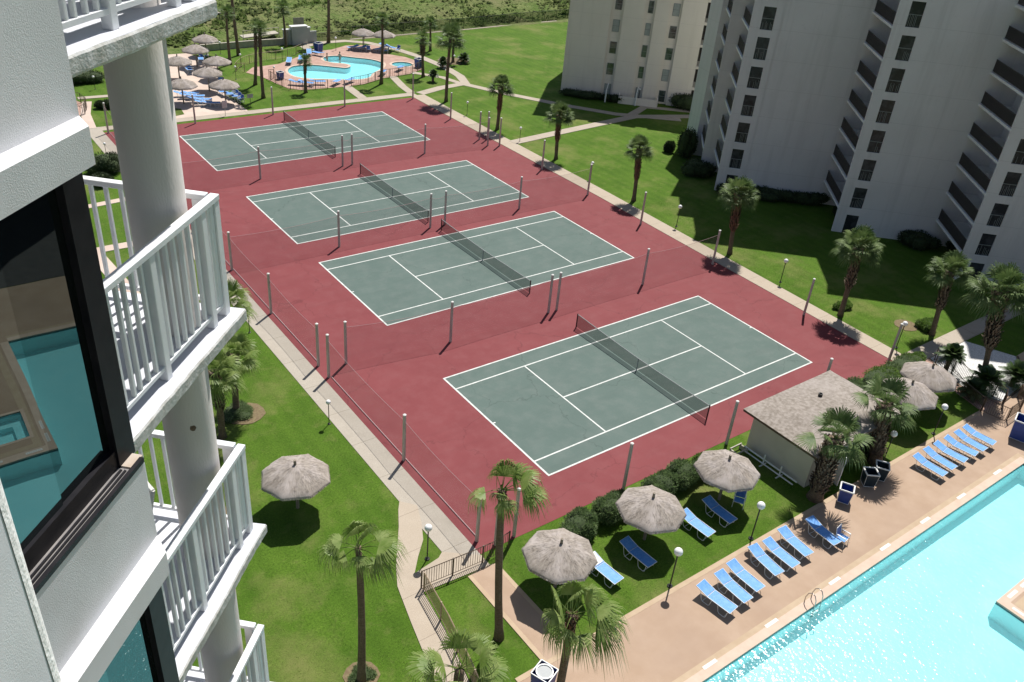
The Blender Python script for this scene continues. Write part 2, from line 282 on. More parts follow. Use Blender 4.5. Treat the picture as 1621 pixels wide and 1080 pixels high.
# ------------------------------------------------------------------ mesh builder
class MB:
    def __init__(s): s.v=[]; s.f=[]; s.uv=None
    def add(s,vs,fs):
        o=len(s.v); s.v.extend([tuple(x) for x in vs]); s.f.extend([tuple(i+o for i in f) for f in fs])
    def box(s,x0,x1,y0,y1,z0,z1):
        s.add([(x0,y0,z0),(x1,y0,z0),(x1,y1,z0),(x0,y1,z0),(x0,y0,z1),(x1,y0,z1),(x1,y1,z1),(x0,y1,z1)],
              [(0,3,2,1),(4,5,6,7),(0,1,5,4),(1,2,6,5),(2,3,7,6),(3,0,4,7)])
    def fbox(s,F,a0,a1,b0,b1,c0,c1):
        "box in a frame: F maps (a,b,c) to a point"
        vs=[F(a,b,c) for c in (c0,c1) for a,b in ((a0,b0),(a1,b0),(a1,b1),(a0,b1))]
        s.add(vs,[(0,3,2,1),(4,5,6,7),(0,1,5,4),(1,2,6,5),(2,3,7,6),(3,0,4,7)])
    def prism(s,poly,z0,z1,holes=()):
        n=len(poly)
        if not holes:
            tri=[tuple(range(n))]
            allp=list(poly)
        else:
            allp=list(poly)
            for h in holes: allp+=list(h)
            tri=tessellate_polygon([[Vector((p[0],p[1],0)) for p in L] for L in [poly]+list(holes)])
        vs=[(p[0],p[1],z1) for p in allp]+[(p[0],p[1],z0) for p in allp]; m=len(allp)
        fs=[tuple(t) for t in tri]+[tuple(i+m for i in reversed(t)) for t in tri]
        st=0
        for L in [poly]+list(holes):
            k=len(L)
            for i in range(k): fs.append((st+i,st+i+m,st+(i+1)%k+m,st+(i+1)%k))
            st+=k
        s.add(vs,fs)
    def sheet(s,poly,z,holes=()):
        allp=list(poly)
        for h in holes: allp+=list(h)
        tri=tessellate_polygon([[Vector((p[0],p[1],0)) for p in L] for L in [poly]+list(holes)])
        fs=[]
        for t in tri:
            a,b,c=[Vector((allp[i][0],allp[i][1],0)) for i in t]
            fs.append(tuple(t) if (b-a).cross(c-a).z>0 else tuple(reversed(t)))
        s.add([(p[0],p[1],z) for p in allp],fs)
    def walls(s,poly,z0,z1,flip=False):
        n=len(poly); vs=[(p[0],p[1],z0) for p in poly]+[(p[0],p[1],z1) for p in poly]
        fs=[(i,(i+1)%n,(i+1)%n+n,i+n) for i in range(n)]
        s.add(vs,fs)
    def tube(s,pts,r,n=6,cap=True):
        pts=[Vector(p) for p in pts]; rs=r if isinstance(r,(list,tuple)) else [r]*len(pts)
        rings=[]; prev=None
        for i,p in enumerate(pts):
            if i==0: t=pts[1]-p
            elif i==len(pts)-1: t=p-pts[-2]
            else: t=(pts[i+1]-pts[i-1])
            t.normalize()
            if prev is None:
                a=Vector((0,0,1)) if abs(t.z)<.9 else Vector((1,0,0)); x=a.cross(t).normalized()
            else:
                x=prev-t*prev.dot(t); x.normalize()
            prev=x; y=t.cross(x)
            rings.append([p+(x*math.cos(2*math.pi*k/n)+y*math.sin(2*math.pi*k/n))*rs[i] for k in range(n)])
        vs=[q for rg in rings for q in rg]; fs=[]
        for i in range(len(pts)-1):
            for k in range(n): fs.append((i*n+k,i*n+(k+1)%n,(i+1)*n+(k+1)%n,(i+1)*n+k))
        if cap: fs.append(tuple(reversed(range(n)))); fs.append(tuple(range((len(pts)-1)*n,len(pts)*n)))
        s.add(vs,fs)
    def lathe(s,prof,n=16,cx=0,cy=0):
        vs=[(cx+r*math.cos(2*math.pi*k/n),cy+r*math.sin(2*math.pi*k/n),z) for r,z in prof for k in range(n)]
        fs=[(i*n+k,i*n+(k+1)%n,(i+1)*n+(k+1)%n,(i+1)*n+k) for i in range(len(prof)-1) for k in range(n)]
        fs.append(tuple(reversed(range(n)))); fs.append(tuple(range((len(prof)-1)*n,len(prof)*n)))
        s.add(vs,fs)
    def build(s,name,mat,parent=None,world=False,smooth=False):
        vs=s.v
        if parent is not None and world:
            o=parent.location if parent.parent is None else parent.parent.location+parent.location
            vs=[(a-o.x,b-o.y,c-o.z) for a,b,c in vs]
        me=bpy.data.meshes.new(name); me.from_pydata(vs,[],s.f); me.update()
        if smooth:
            for p in me.polygons: p.use_smooth=True
        me.materials.append(mat)
        ob=bpy.data.objects.new(name,me); C.objects.link(ob)
        if parent is not None: ob.parent=parent
        return ob
def tag(o,label=None,cat=None,group=None,kind=None):
    if label: o['label']=label
    if cat: o['category']=cat
    if group: o['group']=group
    if kind: o['kind']=kind
    return o
def thing(name,label,cat,loc=(0,0,0),rz=0,group=None):
    o=bpy.data.objects.new(name,None); C.objects.link(o); o.location=loc; o.rotation_euler=(0,0,rz); o.empty_display_size=.3
    return tag(o,label,cat,group)
def struct(name,mb,mat):
    o=mb.build(name,mat); o['kind']='structure'; return o
def dup(root,loc,rz=0,label=None,group=None,scale=None):
    r=root.copy(); C.objects.link(r); r.location=loc; r.rotation_euler=(0,0,rz)
    if label: r['label']=label
    if group: r['group']=group
    if scale: r.scale=(scale,)*3
    for ch in list(root.children):
        c=ch.copy(); C.objects.link(c); c.parent=r
        for g in list(ch.children):
            d=g.copy(); C.objects.link(d); d.parent=c
    return r
def rect(x0,x1,y0,y1): return [(x0,y0),(x1,y0),(x1,y1),(x0,y1)]
def strip(pts,w):
    "polygon of a path of width w along pts"
    P=[Vector((a,b)) for a,b in pts]; L=[];Rr=[]
    for i,p in enumerate(P):
        if i==0: t=P[1]-p
        elif i==len(P)-1: t=p-P[-2]
        else: t=(P[i+1]-p).normalized()+(p-P[i-1]).normalized()
        t.normalize(); n=Vector((-t.y,t.x))*w/2
        L.append(tuple(p+n)); Rr.append(tuple(p-n))
    return L+Rr[::-1]
def smoothpoly(P,closed=True,sub=5):
    out=[];n=len(P)
    for i in range(n):
        p0,p1,p2,p3=[Vector(P[(i+k-1)%n]) for k in range(4)]
        for j in range(sub):
            t=j/sub; q=.5*((2*p1)+(-p0+p2)*t+(2*p0-5*p1+4*p2-p3)*t*t+(-p0+3*p1-3*p2+p3)*t**3)
            out.append((q.x,q.y))
    return out
# ================================================================== SETTING
SUN_AZ,SUN_EL=R_(34.5),R_(60.5)
big_pool=[(-7,-25.1),(-7,-44),(13.4,-44),(13.4,-29.9),(26,-29.9),(26,-25.1)]
kidney=smoothpoly([(20.5,71.5),(21.6,73.2),(22.8,73.8),(25,73.5),(27.3,71.7),(28.6,70.7),(29.6,71.3),(29.8,72.2),(29.3,73),(28,74),(27.6,75.2),(28,76.5),(29,77.2),(30.6,77.0),(32.4,75.4),(34.2,73.7),(34.7,71.3),(33,68.9),(30.8,67.1),(29.3,65.4),(27.3,65.0),(25,66.0),(22.7,66.9),(21.2,67.8),(20.3,69.3)],sub=3)
spa=[(37.0+1.5*math.cos(k*.3927),70.0+1.35*math.sin(k*.3927)) for k in range(16)]
jac=rect(15.2,17.9,-33.6,-30.9)
def rev(p): return list(reversed(p))
m=MB(); m.sheet([(-420,-320),(620,-320),(620,86.6),(75,88.2),(44,86.2),(34,85.4),(14,84.7),(-420,84)],0.0,[big_pool,kidney,spa,jac])
struct('lawn',m,grass_mat('lawn_turf',(.066,.142,.011),(.125,.222,.024),(.24,.225,.085),.6))
# coarse dune beyond the fence
m=MB(); nx,ny=210,120
def dune_h(x,y):
    d=max(0,y-87.5); k=min(1,d/9)
    return k*(1.1*noise.noise((x*.045,y*.06,1.3))+.9*noise.noise((x*.16,y*.2,4.1))+.5*noise.noise((x*.55,y*.6,8))+.35*noise.noise((x*1.3,y*1.3,3))+.75)+.9*k*(1-math.exp(-d/14))
def duney(x): return 84.0+(.7 if x>14 else .5)+(.9*min(1,max(0,(x-30)/14)))+(2.0*min(1,max(0,(x-44)/31)))
vs=[];fs=[]
for j in range(ny+1):
    t=(j/ny); 
    for i in range(nx+1):
        x=-45+i*(230/nx); y=duney(x)+170*(t**1.7)
        vs.append((x,y,dune_h(x,y)+.012 if j else .006))
for j in range(ny):
    for i in range(nx):
        a=j*(nx+1)+i; fs.append((a,a+1,a+nx+2,a+nx+1))
m.add(vs,fs); d=struct('dune_terrain',m,M['dune'])
for p in d.data.polygons: p.use_smooth=True
m=MB(); m.sheet([(-420,255),(620,255),(620,1500),(-420,1500)],-.4); struct('far_ground',m,M['dune'])
m=MB(); m.sheet([(-3000,-3000),(3000,-3000),(3000,3000),(-3000,3000)],-3.0); struct('ground_base',m,M['dune'])

# courts
pad=[(-6.62,-13.9),(29.35,-14.1),(30.25,20),(30.2,55.35),(-6.6,55.35)]
m=MB(); m.prism(pad,-.05,.012); struct('court_pad',m,M['red'])
COURTS=[(0.0,0.0),(0.046,18.52),(-.08,33.31),(-.2,51.35)]
COURTS=[(0.0,0.0),(0.07,18.53),(-.02,33.38),(-.11,51.5)]
g=MB(); l=MB(); W2=.05
for X,Y in COURTS:
    g.sheet(rect(X-.02,X+23.79,Y-10.99,Y+.02),.017)
    def ln(x0,x1,y0,y1): l.sheet(rect(X+x0,X+x1,Y+y0,Y+y1),.022)
    ln(-.05,23.82,-.06,.05); ln(-.05,23.82,-11.03,-10.92)
    ln(-.06,.06,-10.92,-.06); ln(23.71,23.83,-10.92,-.06)
    ln(.06,23.71,-1.42,-1.32); ln(.06,23.71,-9.65,-9.55)
    ln(5.435,5.535,-9.55,-1.42); ln(18.235,18.335,-9.55,-1.42); ln(5.535,18.235,-5.535,-5.435)
    ln(.06,.22,-5.53,-5.44); ln(23.55,23.71,-5.53,-5.44)
struct('court_surface',g,M['green']); struct('court_lines',l,M['line'])

# pavements
def pave(name,poly,mat,z=.03):
    m=MB(); m.prism(poly,-.05,z); return struct(name,m,mat)
pave('west_sidewalk',[(-8.15,-12.8),(-6.62,-14.0),(-6.6,57.3),(-8.1,57.3)],M['walk2'],.028)
pave('north_sidewalk',[(-6.6,56.0),(31.2,56.0),(31.2,57.25),(-6.6,57.25)],M['walk'],.03)
pave('east_sidewalk',[(29.37,-14.1),(30.85,-14.1),(31.9,20),(32.2,56.0),(30.27,56.0),(30.28,20)],M['walk3'],.034)
pave('curved_path',[(-7.95,-8.3),(-8.5,-9.1),(-9.1,-10.2),(-9.8,-11.3),(-10.5,-12.4),(-11.1,-13.6),(-11.6,-15.7),(-12.3,-18.9),(-13.6,-24.5),(-16,-32),(-14.2,-32),(-12.1,-24.5),(-10.95,-18.9),(-10.5,-16.8),(-10.25,-14.5),(-6.62,-14.75),(-6.62,-14.0),(-8.15,-12.8),(-8.5,-13.05),(-10.0,-13.3),(-9.3,-12.45),(-8.5,-11.6),(-7.95,-10.5),(-7.5,-9.3),(-8.11,-8.6)],M['walk3'],.04)
pave('deck_path',[(-7.75,-14.75),(-6.45,-14.75),(-6.35,-20.6),(-7.7,-20.6)],M['deck'],.036)
m=MB()
for x0,x1 in ((-7.95,-7.75),(-6.45,-6.25)): m.prism([(x0,-14.8),(x1,-14.8),(x1+.08,-20.6),(x0+.05,-20.6)],-.05,.042)
m.prism(rect(-9.4,29,-20.85,-20.6),-.05,.042); struct('deck_border',m,M['deckband'])
deckpoly=[(-9.4,-20.85),(29,-20.85),(29,-20.6),(33.5,-20.6),(33.5,-60),(-16,-60),(-16,-33),(-12.6,-25)]
m=MB(); m.sheet(deckpoly,.034,[big_pool,jac]); struct('pool_deck',m,M['deck'])
m=MB(); m.sheet([(-7.72,-24.38),(26.72,-24.38),(26.72,-29.9),(26.3,-29.9),(26.3,-24.8),(-7.3,-24.8),(-7.3,-44),(-7.72,-44)],.038)
m.sheet([(14.0,-30.5),(26,-30.5),(26,-30.9),(14.4,-30.9),(14.4,-44),(14.0,-44)],.038)
struct('deck_sand_band',m,M['deckband'])
m=MB()
m.prism([(-7.5,-24.66),(26.45,-24.66),(26.45,-29.9),(26.0,-29.9),(26.0,-25.1),(-7.0,-25.1),(-7.0,-44),(-7.5,-44)],-.04,.045)
m.prism([(13.4,-29.9),(26.0,-29.9),(26,-30.35),(13.95,-30.35),(13.95,-44),(13.4,-44)],-.04,.0452)
m.prism([(15.0,-30.7),(18.1,-30.7),(18.1,-33.8),(15.0,-33.8)],-.04,.0448,[rev(jac)])
struct('pool_coping',m,M['coping'])
m=MB(); m.walls(big_pool,-.13,-.04); struct('pool_waterline',m,M['tile'])
m=MB(); m.walls(big_pool,-1.1,-.13); struct('pool_sides',m,M['poolside'])
m=MB(); m.sheet(rect(-8,27,-45,-24),-1.1); struct('pool_basin',m,M['poolwall'])
m=MB(); m.walls(jac,-.8,-.05); m.sheet(rect(14.9,18.2,-34,-30.5),-.8); struct('jacuzzi_basin',m,M['poolwall'])
m=MB(); m.sheet(big_pool,-.10); struct('pool_water',m,M['water'])
m=MB(); m.sheet(jac,-.1); struct('jacuzzi_water',m,M['water'])
m=MB(); m.sheet([(33.6,-21.2),(90,-21.2),(90,-90),(33.6,-90)],.012); struct('unseen_dark_sheet',m,pm('dark_sheet_tone',(.035,.033,.032),(.055,.05,.047),scale=1.5))  # unseen dark sheet, added to darken the window reflection
# jacuzzi bench steps
m=MB(); m.prism(rect(15.2,17.9,-33.6,-30.9),-.8,-.45,[rect(15.8,17.3,-33.0,-31.5)]); struct('jacuzzi_bench',m,M['poolwall'])

# north pool area
kd=[(16.3,70.2),(16.9,66.2),(17.3,64.0),(18.6,62.9),(23.9,62.5),(27.2,62.8),(31,64.5),(35.6,65.3),(38.6,67.0),(40.3,70.0),(39.6,73.6),(37.5,76.5),(39.5,79),(38.5,81.5),(34.5,82.4),(31.2,80.6),(27.9,80.4),(23.6,77.2),(20.9,75.4),(16.9,74.7),(15.2,72.6)]
m=MB(); m.sheet(kd,.034,[kidney,spa]); struct('north_pool_deck',m,M['brickdeck'])
def offset(P,d):
    out=[];n=len(P)
    for i in range(n):
        a=Vector(P[(i+1)%n])-Vector(P[(i-1)%n]); a.normalize(); out.append((P[i][0]-a.y*d,P[i][1]+a.x*d))
    return out
for nm,P,depth in (('kidney',kidney,.7),('spa',spa,.6)):
    area=sum(P[i][0]*P[(i+1)%len(P)][1]-P[(i+1)%len(P)][0]*P[i][1] for i in range(len(P)))
    o=offset(P,.35 if area<0 else -.35)
    m=MB(); m.sheet(o,.05,[P]); struct(nm+'_pool_coping',m,M['coping'])
    m=MB(); m.walls(P,-.12,.05); struct(nm+'_pool_waterline',m,M['tile'])
    xs=[p[0] for p in P]; ys=[p[1] for p in P]
    m=MB(); m.walls(P,-depth,-.12); m.sheet(rect(min(xs)-.1,max(xs)+.1,min(ys)-.1,max(ys)+.1),-depth); struct(nm+'_pool_basin',m,M['poolwall'])
    m=MB(); m.sheet(P,-.06); struct(nm+'_pool_water',m,M['water2'])
pave('pink_terrace',[(.6,57.25),(9.45,57.25),(9.4,66),(13.2,77.3),(11.6,84.3),(5,84.5),(2.6,78),(.2,70),(-.4,63)],M['pinkdeck'],.026)
m=MB(); m.prism([(1.2,58.0),(2.6,58.4),(2.9,60.4),(1.4,61.6),(.2,60.4)],-.05,.05); m.prism([(1.2,64),(2.3,64.2),(2.3,66.2),(1.2,66.3)],-.05,.05); tag(struct('terrace_planting_strip',m,M['lawn']),None)
pts=[('pool_gate_path',[(24.1,57.2),(24.6,62.6)],1.2,.044),('pool_side_path',[(31.0,57.2),(31.4,60),(32.6,64.8)],1.1,.0445),
 ('beach_path',[(31.9,56.5),(36,57.9),(40.3,58.6),(41.6,62),(42.2,67),(41.8,73),(40.6,78.5),(38.4,83),(35.6,85.0),(31,84.9),(28.2,83.4),(28.2,81)],1.35,.046),
 ('garden_path',[(40.0,58.2),(42.5,53),(47.0,45.5),(51,40),(57.6,34.9)],1.2,.043),
 ('gable_path',[(31.8,36.1),(40,37.0),(52.6,38.3),(60.2,35.4)],1.3,.048),
 ('porch_path',[(52.0,38.6),(57,41.0),(62,37.0),(68,31)],1.2,.039),
 ('spa_path',[(36.2,65.8),(38.9,62.2),(39.6,58.8)],1.0,.041),
 ('west_garden_path',[(-8.1,37.3),(-14,36.6),(-22,37.0)],.8,.04),('west_lawn_path',[(-8.1,27.9),(-13,28.0),(-22,27.6)],1.0,.042),
 ('west_patio_path',[(-14.3,27.6),(-13.9,22),(-13.2,14)],1.1,.038),('north_west_path',[(-7.4,57.1),(-6.8,62),(-5.6,66.5)],1.0,.045),('north_cross_path',[(-6.2,68.1),(-2.5,67.9),(.6,67.4)],.9,.047)]
for nm,P,w,z in pts: pave(nm,strip(P,w),M['pinkdeck'] if 'west' in nm else M['walk'],z)
pave('north_west_patio',[(-9.5,60.5),(-6.9,62.0),(-6.2,66),(-7,69.5),(-12,71),(-14,64)],M['brickdeck'],.036)
# east side paving round the gravel bed
pave('east_cross_path',[(30.9,-13.7),(60,-13.7),(60,-15.05),(30.85,-15.05)],M['walk'],.031)
pave('gravel_bed',[(32.3,-15.1),(37.2,-15.1),(38.6,-18.3),(35.5,-20.5),(31.5,-20.85),(30.9,-18.3),(31.6,-16.6)],M['gravel'],.045)
pave('east_brick_path',[(31.4,-15.1),(32.2,-15.1),(31.5,-16.6),(30.8,-18.3),(31.4,-20.8),(29.1,-20.8),(29.7,-18.6)],M['brickdeck'],.037)
pave('east_terrace',[(35.6,-20.5),(38.7,-18.3),(50,-18.0),(50,-21),(31.5,-21)],M['deckband'],.041)
m=MB(); m.tube([(31.3,-21.0,.07),(35.4,-20.7,.07),(38.7,-18.4,.07)],.06,5); tag(m.build('bed_edging',M['bronze']),'dark timber edging between the white gravel bed and the paving','edging')
# mulch rings
def bed(x,y,r,name='mulch_bed'):
    m=MB(); P=[(x+r*math.cos(a*.5236)*(1+.08*math.sin(3*a)),y+r*math.sin(a*.5236)) for a in range(12)]; m.prism(P,-.05,.03); return m

# ================================================================== NETS, POLES, SCREENS
cn=['nearest','second nearest','third','farthest']
def tennis_net(X,Y,i):
    r=thing('tennis_net','dark tennis net with pale top tape across the %s court'%cn[i],'tennis net',(X+11.885,Y-5.485,.02),group='nets of the four tennis courts')
    for s in (-1,1):
        m=MB(); m.tube([(0,s*6.4,0),(0,s*6.4,1.09)],.045,8); m.lathe([(.02,1.09),(.05,1.1),(.02,1.13)],8,0,s*6.4); m.build('net_post',M['netpost'],r)
    m=MB(); k=24
    def zt(t): return .915+.155*(abs(t)**1.4)
    for a in range(k):
        t0=-1+2*a/k;t1=-1+2*(a+1)/k
        m.add([(0,t0*6.38,.05),(0,t1*6.38,.05),(0,t1*6.38,zt(t1)-.03),(0,t0*6.38,zt(t0)-.03)],[(0,1,2,3)])
    m.build('netting',M['netting'],r)
    m=MB(); m.tube([(0,(-1+2*a/k)*6.38,zt(-1+2*a/k)) for a in range(k+1)],.028,5); m.build('net_tape',M['netband'],r)
    m=MB(); m.box(-.02,.02,-.03,.03,.0,.93); m.build('centre_strap',M['netband'],r)
for i,(X,Y) in enumerate(COURTS): tennis_net(X,Y,i)

pp=thing('court_pole','p','pole',(0,0,0))
m=MB(); m.tube([(0,0,-.05),(0,0,1.6),(0,0,3.1)],[.10,.095,.09],10); m.build('shaft',M['polewood'],pp)
m=MB(); m.lathe([(.10,3.1),(.10,3.16),(.04,3.2)],10); m.build('cap',M['cap'],pp)
first=[True]
def pole(x,y,label):
    if first[0]:
        first[0]=False; pp.location=(x,y,0); pp['label']=label; pp['group']='poles around and between the tennis courts'; return
    dup(pp,(x,y,0),rng.uniform(0,3),label,'poles around and between the tennis courts')
ORD=['first','second','third','fourth','fifth','sixth','seventh','eighth','ninth','tenth']
WX=-6.25
wY=[-13.05,-5.75,3.7,5.2,12.85,20.35,28.3,36.9,46,55.0]
for i,y in enumerate(wY): pole(WX,y,'grey court pole beside the west sidewalk, %s from the poolside corner'%ORD[i])
ex=lambda y: 29.0+(y+13.8)*.0155 if y<40 else 29.85
eY=[-13.75,-6.2,3.5,12.6,20.35,27.9,35.8,38.2,46,54.8]
for i,y in enumerate(eY): pole(ex(y),y,'grey court pole beside the east sidewalk, %s from the poolside corner'%ORD[i])
for x,y,t in ((-5.6,-13.75,'between the corner pole and the wider gap at the iron gate'),(-4.45,-13.75,'right of the two at the iron gate end of the courts'),(2.95,-13.95,'standing behind the clipped bushes near the middle umbrella'),(11.15,-14.2,'touching the left corner of the flat roofed hut'),(20.4,-14.1,'behind the far corner of the flat roofed hut')):
    pole(x,y,'grey court pole '+t)
DIV=[(36.98,[2.75,11.3,12.35,20.85],'divider between the farthest and third courts'),(20.45,[2.75,11.45,12.95,21.15],'divider between third and second nearest courts'),(3.6,[2.8,11.42,12.2,21.1],'divider behind the nearest court')]
for y,xs,t in DIV:
    for k,x in enumerate(xs): pole(x,y,'grey court pole in the %s, %s from left'%(t,ORD[k]))
pole(-4.6,4.6,'short set grey pole inside the gap of the west fence beside the nearest court')
pole(28.6,36.4,'grey court pole leaning inside the cluster by the garden path junction')
pole(28.9,38.5,'leftmost grey court pole of the cluster at the garden path junction')
for x,k in ((2.65,0),(11.5,1),(20.5,2)): pole(x,54.9,'grey court pole along the far north edge of the courts, %s from the left'%ORD[k])

def screen(name,pts,label,h=2.75,sag=.35,mat='screen',low=.02):
    r=thing(name,label,'netting',(pts[0][0],pts[0][1],0),group='see-through nets strung between the court poles')
    m=MB(); c=MB()
    for (x0,y0),(x1,y1) in zip(pts[:-1],pts[1:]):
        n=8; tops=[]
        for a in range(n+1):
            t=a/n; z=h-sag*4*t*(1-t)*.5; tops.append((x0+(x1-x0)*t,y0+(y1-y0)*t,z))
        for a in range(n):
            p,q=tops[a],tops[a+1]; m.add([(p[0],p[1],low),(q[0],q[1],low),q,p],[(0,1,2,3)])
        c.tube(tops,.012,4)
    m.build('mesh',M[mat],r,world=True); c.build('top_cable',M['cable'],r,world=True)
screen('court_screen',[(WX,y) for y in wY[:3]],'long see-through net along the west sidewalk beside the nearest court')
screen('court_screen',[(WX,y) for y in wY[3:]],'long see-through net along the west sidewalk beyond the middle gap')
screen('court_screen',[(-4.6,4.6)]+[(x,3.6) for x in DIV[2][1]]+[(ex(3.5),3.5)],'see-through net between the nearest and second nearest courts')
screen('court_screen',[(WX,20.35)]+[(x,20.45) for x in DIV[1][1]]+[(ex(20.3),20.35)],'see-through net between the second nearest and third courts')
screen('court_screen',[(WX,36.9)]+[(x,36.98) for x in DIV[0][1]]+[(28.6,36.4)],'see-through net between the third and farthest courts')
m=MB()
m.tube([(-6.12,-13.0,.05),(-6.12,3.6,.05)],.03,5); m.tube([(-6.12,5.3,.05),(-6.12,55,.05)],.03,5)
tag(m.build('rolled_net_hem',M['cable']),'dark red rolled net hem lying along the west court edge','net hem')

# ================================================================== LAMP POSTS
lp=thing('globe_lamp','l','lamp',(0,0,0))
m=MB(); m.tube([(0,0,0),(0,0,2.0)],.035,8); m.lathe([(.13,0),(.13,.05),(.05,.09),(.05,.14)],10); m.lathe([(.06,1.93),(.09,1.97),(.06,2.0)],10); m.build('post',M['black'],lp)
m=MB(); m.lathe([(.005,1.98)]+[(.2*math.sin(a*math.pi/10),2.17-.2*math.cos(a*math.pi/10)) for a in range(1,10)]+[(.005,2.37)],16); m.build('globe',M['globe'],lp,smooth=True)
LAMPS=[((-8.5,11.1),1.55,'by the west sidewalk under the balcony edge, next to a palm frond'),((-8.35,-.7),1.6,'on the lawn beside the west sidewalk, midway along the nearest court'),((-9.0,-12.8),2.1,'on the grass wedge between curved path and court corner'),
((.05,-20.45),2.35,'at the deck edge between the first and second thatched umbrellas'),((6.1,-20.4),2.35,'at the deck edge right of the middle umbrellas'),((18.25,-20.35),2.15,'behind the hut beside the waste bins'),((23.75,-20.4),2.15,'on the grass beside the rear thatched umbrellas'),
((31.35,-12.9),2.1,'at the near right court corner between two poles'),((32.0,-1.6),2.0,'on the sunny grass patch beside the nearest court'),((32.2,10.7),2.0,'on the lawn by the tower shadow'),((32.7,23.6),1.75,'beside the east sidewalk level with the third court'),((32.8,36.1),1.6,'at the garden path junction'),((32.6,46.6),1.6,'beside the east sidewalk level with the farthest court'),
((15.5,82.6),1.6,'on the far grass nearest the dune'),((15.7,75.6),1.6,'on the far grass left of the two slim palms'),((12.9,70.0),1.6,'beside the thatched umbrellas on the far terrace'),((22,76.7),1.7,'behind the far pool loungers'),((31.7,80.1),1.8,'behind the far pool in front of the dune'),((11.9,77.0),1.5,'half hidden behind the far umbrellas'),((17.6,69.0),1.45,'at the far pool gate beside a blue bin'),((-3.6,71),1.5,'seen left of the column beside a path'),((-8.2,48),1.4,'seen between the ledge and the column'),((36.6,80.6),1.4,'on the far terrace under the twin umbrellas'),((43.5,66.5),1.6,'behind the palm by the hot tub'),((57.9,43.2),1.7,'against the shaded gable building')]
for i,((x,y),h,t) in enumerate(LAMPS):
    s=h/2.2
    lab='white globe lamp '+t
    if i==0: lp.location=(x,y,.0); lp.scale=(s,)*3; tag(lp,lab,'lamp','white globe lamps on short black posts')
    else: dup(lp,(x,y,0),0,lab,'white globe lamps on short black posts',s)
# ================================================================== THATCHED UMBRELLAS
def thatch_umbrella(seed):
    r=random.Random(seed); root=thing('thatched_umbrella','u','umbrella',(0,0,0))
    m=MB(); m.tube([(0,0,-.05),(.01,0,1.6),(.02,.01,3.12)],[.085,.08,.07],8); m.build('post',M['wood'],root)
    # octagonal thatch cone with ragged layered rim
    n=96; rings=[]; uv=[]
    prof=[(.07,2.86),(.3,2.80),(.7,2.66),(1.1,2.49),(1.45,2.32),(1.68,2.17),(1.74,2.08),(1.70,2.02)]
    vs=[];
    for i,(rad,z) in enumerate(prof):
        for k in range(n):
            a=2*math.pi*k/n
            ang=(a+math.pi/8)%(math.pi/4)-math.pi/8
            oct_=math.cos(math.pi/8)/math.cos(ang)*1.03 
            w=1+ (.005*noise.noise((a*3,i*.9,seed))*i if i else 0)
            rr=rad*(oct_ if i>1 else 1)*w
            jz=.03*noise.noise((a*9,rad*3,seed+5)) - (.05*r.random() if i>=6 else 0)
            vs.append((rr*math.cos(a),rr*math.sin(a),z+jz))
    # inner under-surface
    for rad,z in ((1.6,2.0),(.8,2.36),(.07,2.66)):
        for k in range(n):
            a=2*math.pi*k/n; vs.append((rad*math.cos(a),rad*math.sin(a),z))
    L=len(prof)+3; fs=[]
    for i in range(L-1):
        for k in range(n): fs.append(((i+1)*n+k,(i+1)*n+(k+1)%n,i*n+(k+1)%n,i*n+k))
    m=MB(); m.add(vs,fs)
    # hanging straws along the rim
    for k in range(300):
        a=2*math.pi*r.random(); ang=(a+math.pi/8)%(math.pi/4)-math.pi/8; rr=1.72*math.cos(math.pi/8)/math.cos(ang)*1.03
        p=Vector((rr*math.cos(a),rr*math.sin(a),2.1)); d=Vector((math.cos(a)*.05,math.sin(a)*.05,-.04-.06*r.random())); t=Vector((-math.sin(a),math.cos(a),0))*.02
        m.add([p-t,p+t,p+d],[(0,1,2)])
    for k in range(1300):
        a=2*math.pi*r.random(); rad=1.5*math.sqrt(r.uniform(.03,1)); ang=(a+math.pi/8)%(math.pi/4)-math.pi/8
        oc=math.cos(math.pi/8)/math.cos(ang)*1.03
        def zz(q):
            for (r0_,z0_),(r1_,z1_) in zip(prof[:-1],prof[1:]):
                if q<=r1_: return z0_+(z1_-z0_)*(q-r0_)/(r1_-r0_)
            return 2.05
        l=r.uniform(.1,.22); e=min(rad+l,1.69); h_=Vector((math.cos(a),math.sin(a),0)); t=Vector((-h_.y,h_.x,0))*r.uniform(.006,.014); sk=t*r.uniform(-4,4)
        m.add([h_*rad*oc-t+Vector((0,0,zz(rad)+.012)),h_*rad*oc+t+Vector((0,0,zz(rad)+.012)),h_*e*oc+sk+Vector((0,0,zz(min(e,1.70))+.012+r.random()*.014))],[(0,1,2)])
    o=m.build('thatch_roof',M['thatch'],root,smooth=True)
    u=o.data.uv_layers.new(name='uv')
    for p in o.data.polygons:
        for li in p.loop_indices:
            v=o.data.vertices[o.data.loops[li].vertex_index].co
            a=math.atan2(v.y,v.x)/(2*math.pi)+.5
            if p.vertices[0]%n==n-1 and a<.2: a+=1
            u.data[li].uv=(a,math.hypot(v.x,v.y)/1.8)
    m=MB()
    for k in range(4):
        a=k*math.pi/2+.4; m.tube([(0,0,1.75),(1.0*math.cos(a),1.0*math.sin(a),2.25)],.03,5)
    m.build('brace',M['wood'],root)
    return root
UM=[((-4.75,-17.5),1.0,'pale thatched umbrella nearest the tall palm, over a half hidden lounger'),((1.2,-17.45),1.0,'middle of the three thatched umbrellas in front of the court bushes'),((6.95,-17.4),1.0,'thatched umbrella beside the hut with a blue chair under it'),
((23.0,-18.35),1.02,'thatched umbrella half hidden behind the palm by the hut'),((26.1,-17.9),1.02,'thatched umbrella beside the white gravel bed and iron fence'),((-12.8,-6.3),1.0,'lone thatched umbrella on the lawn beside the balconies')]
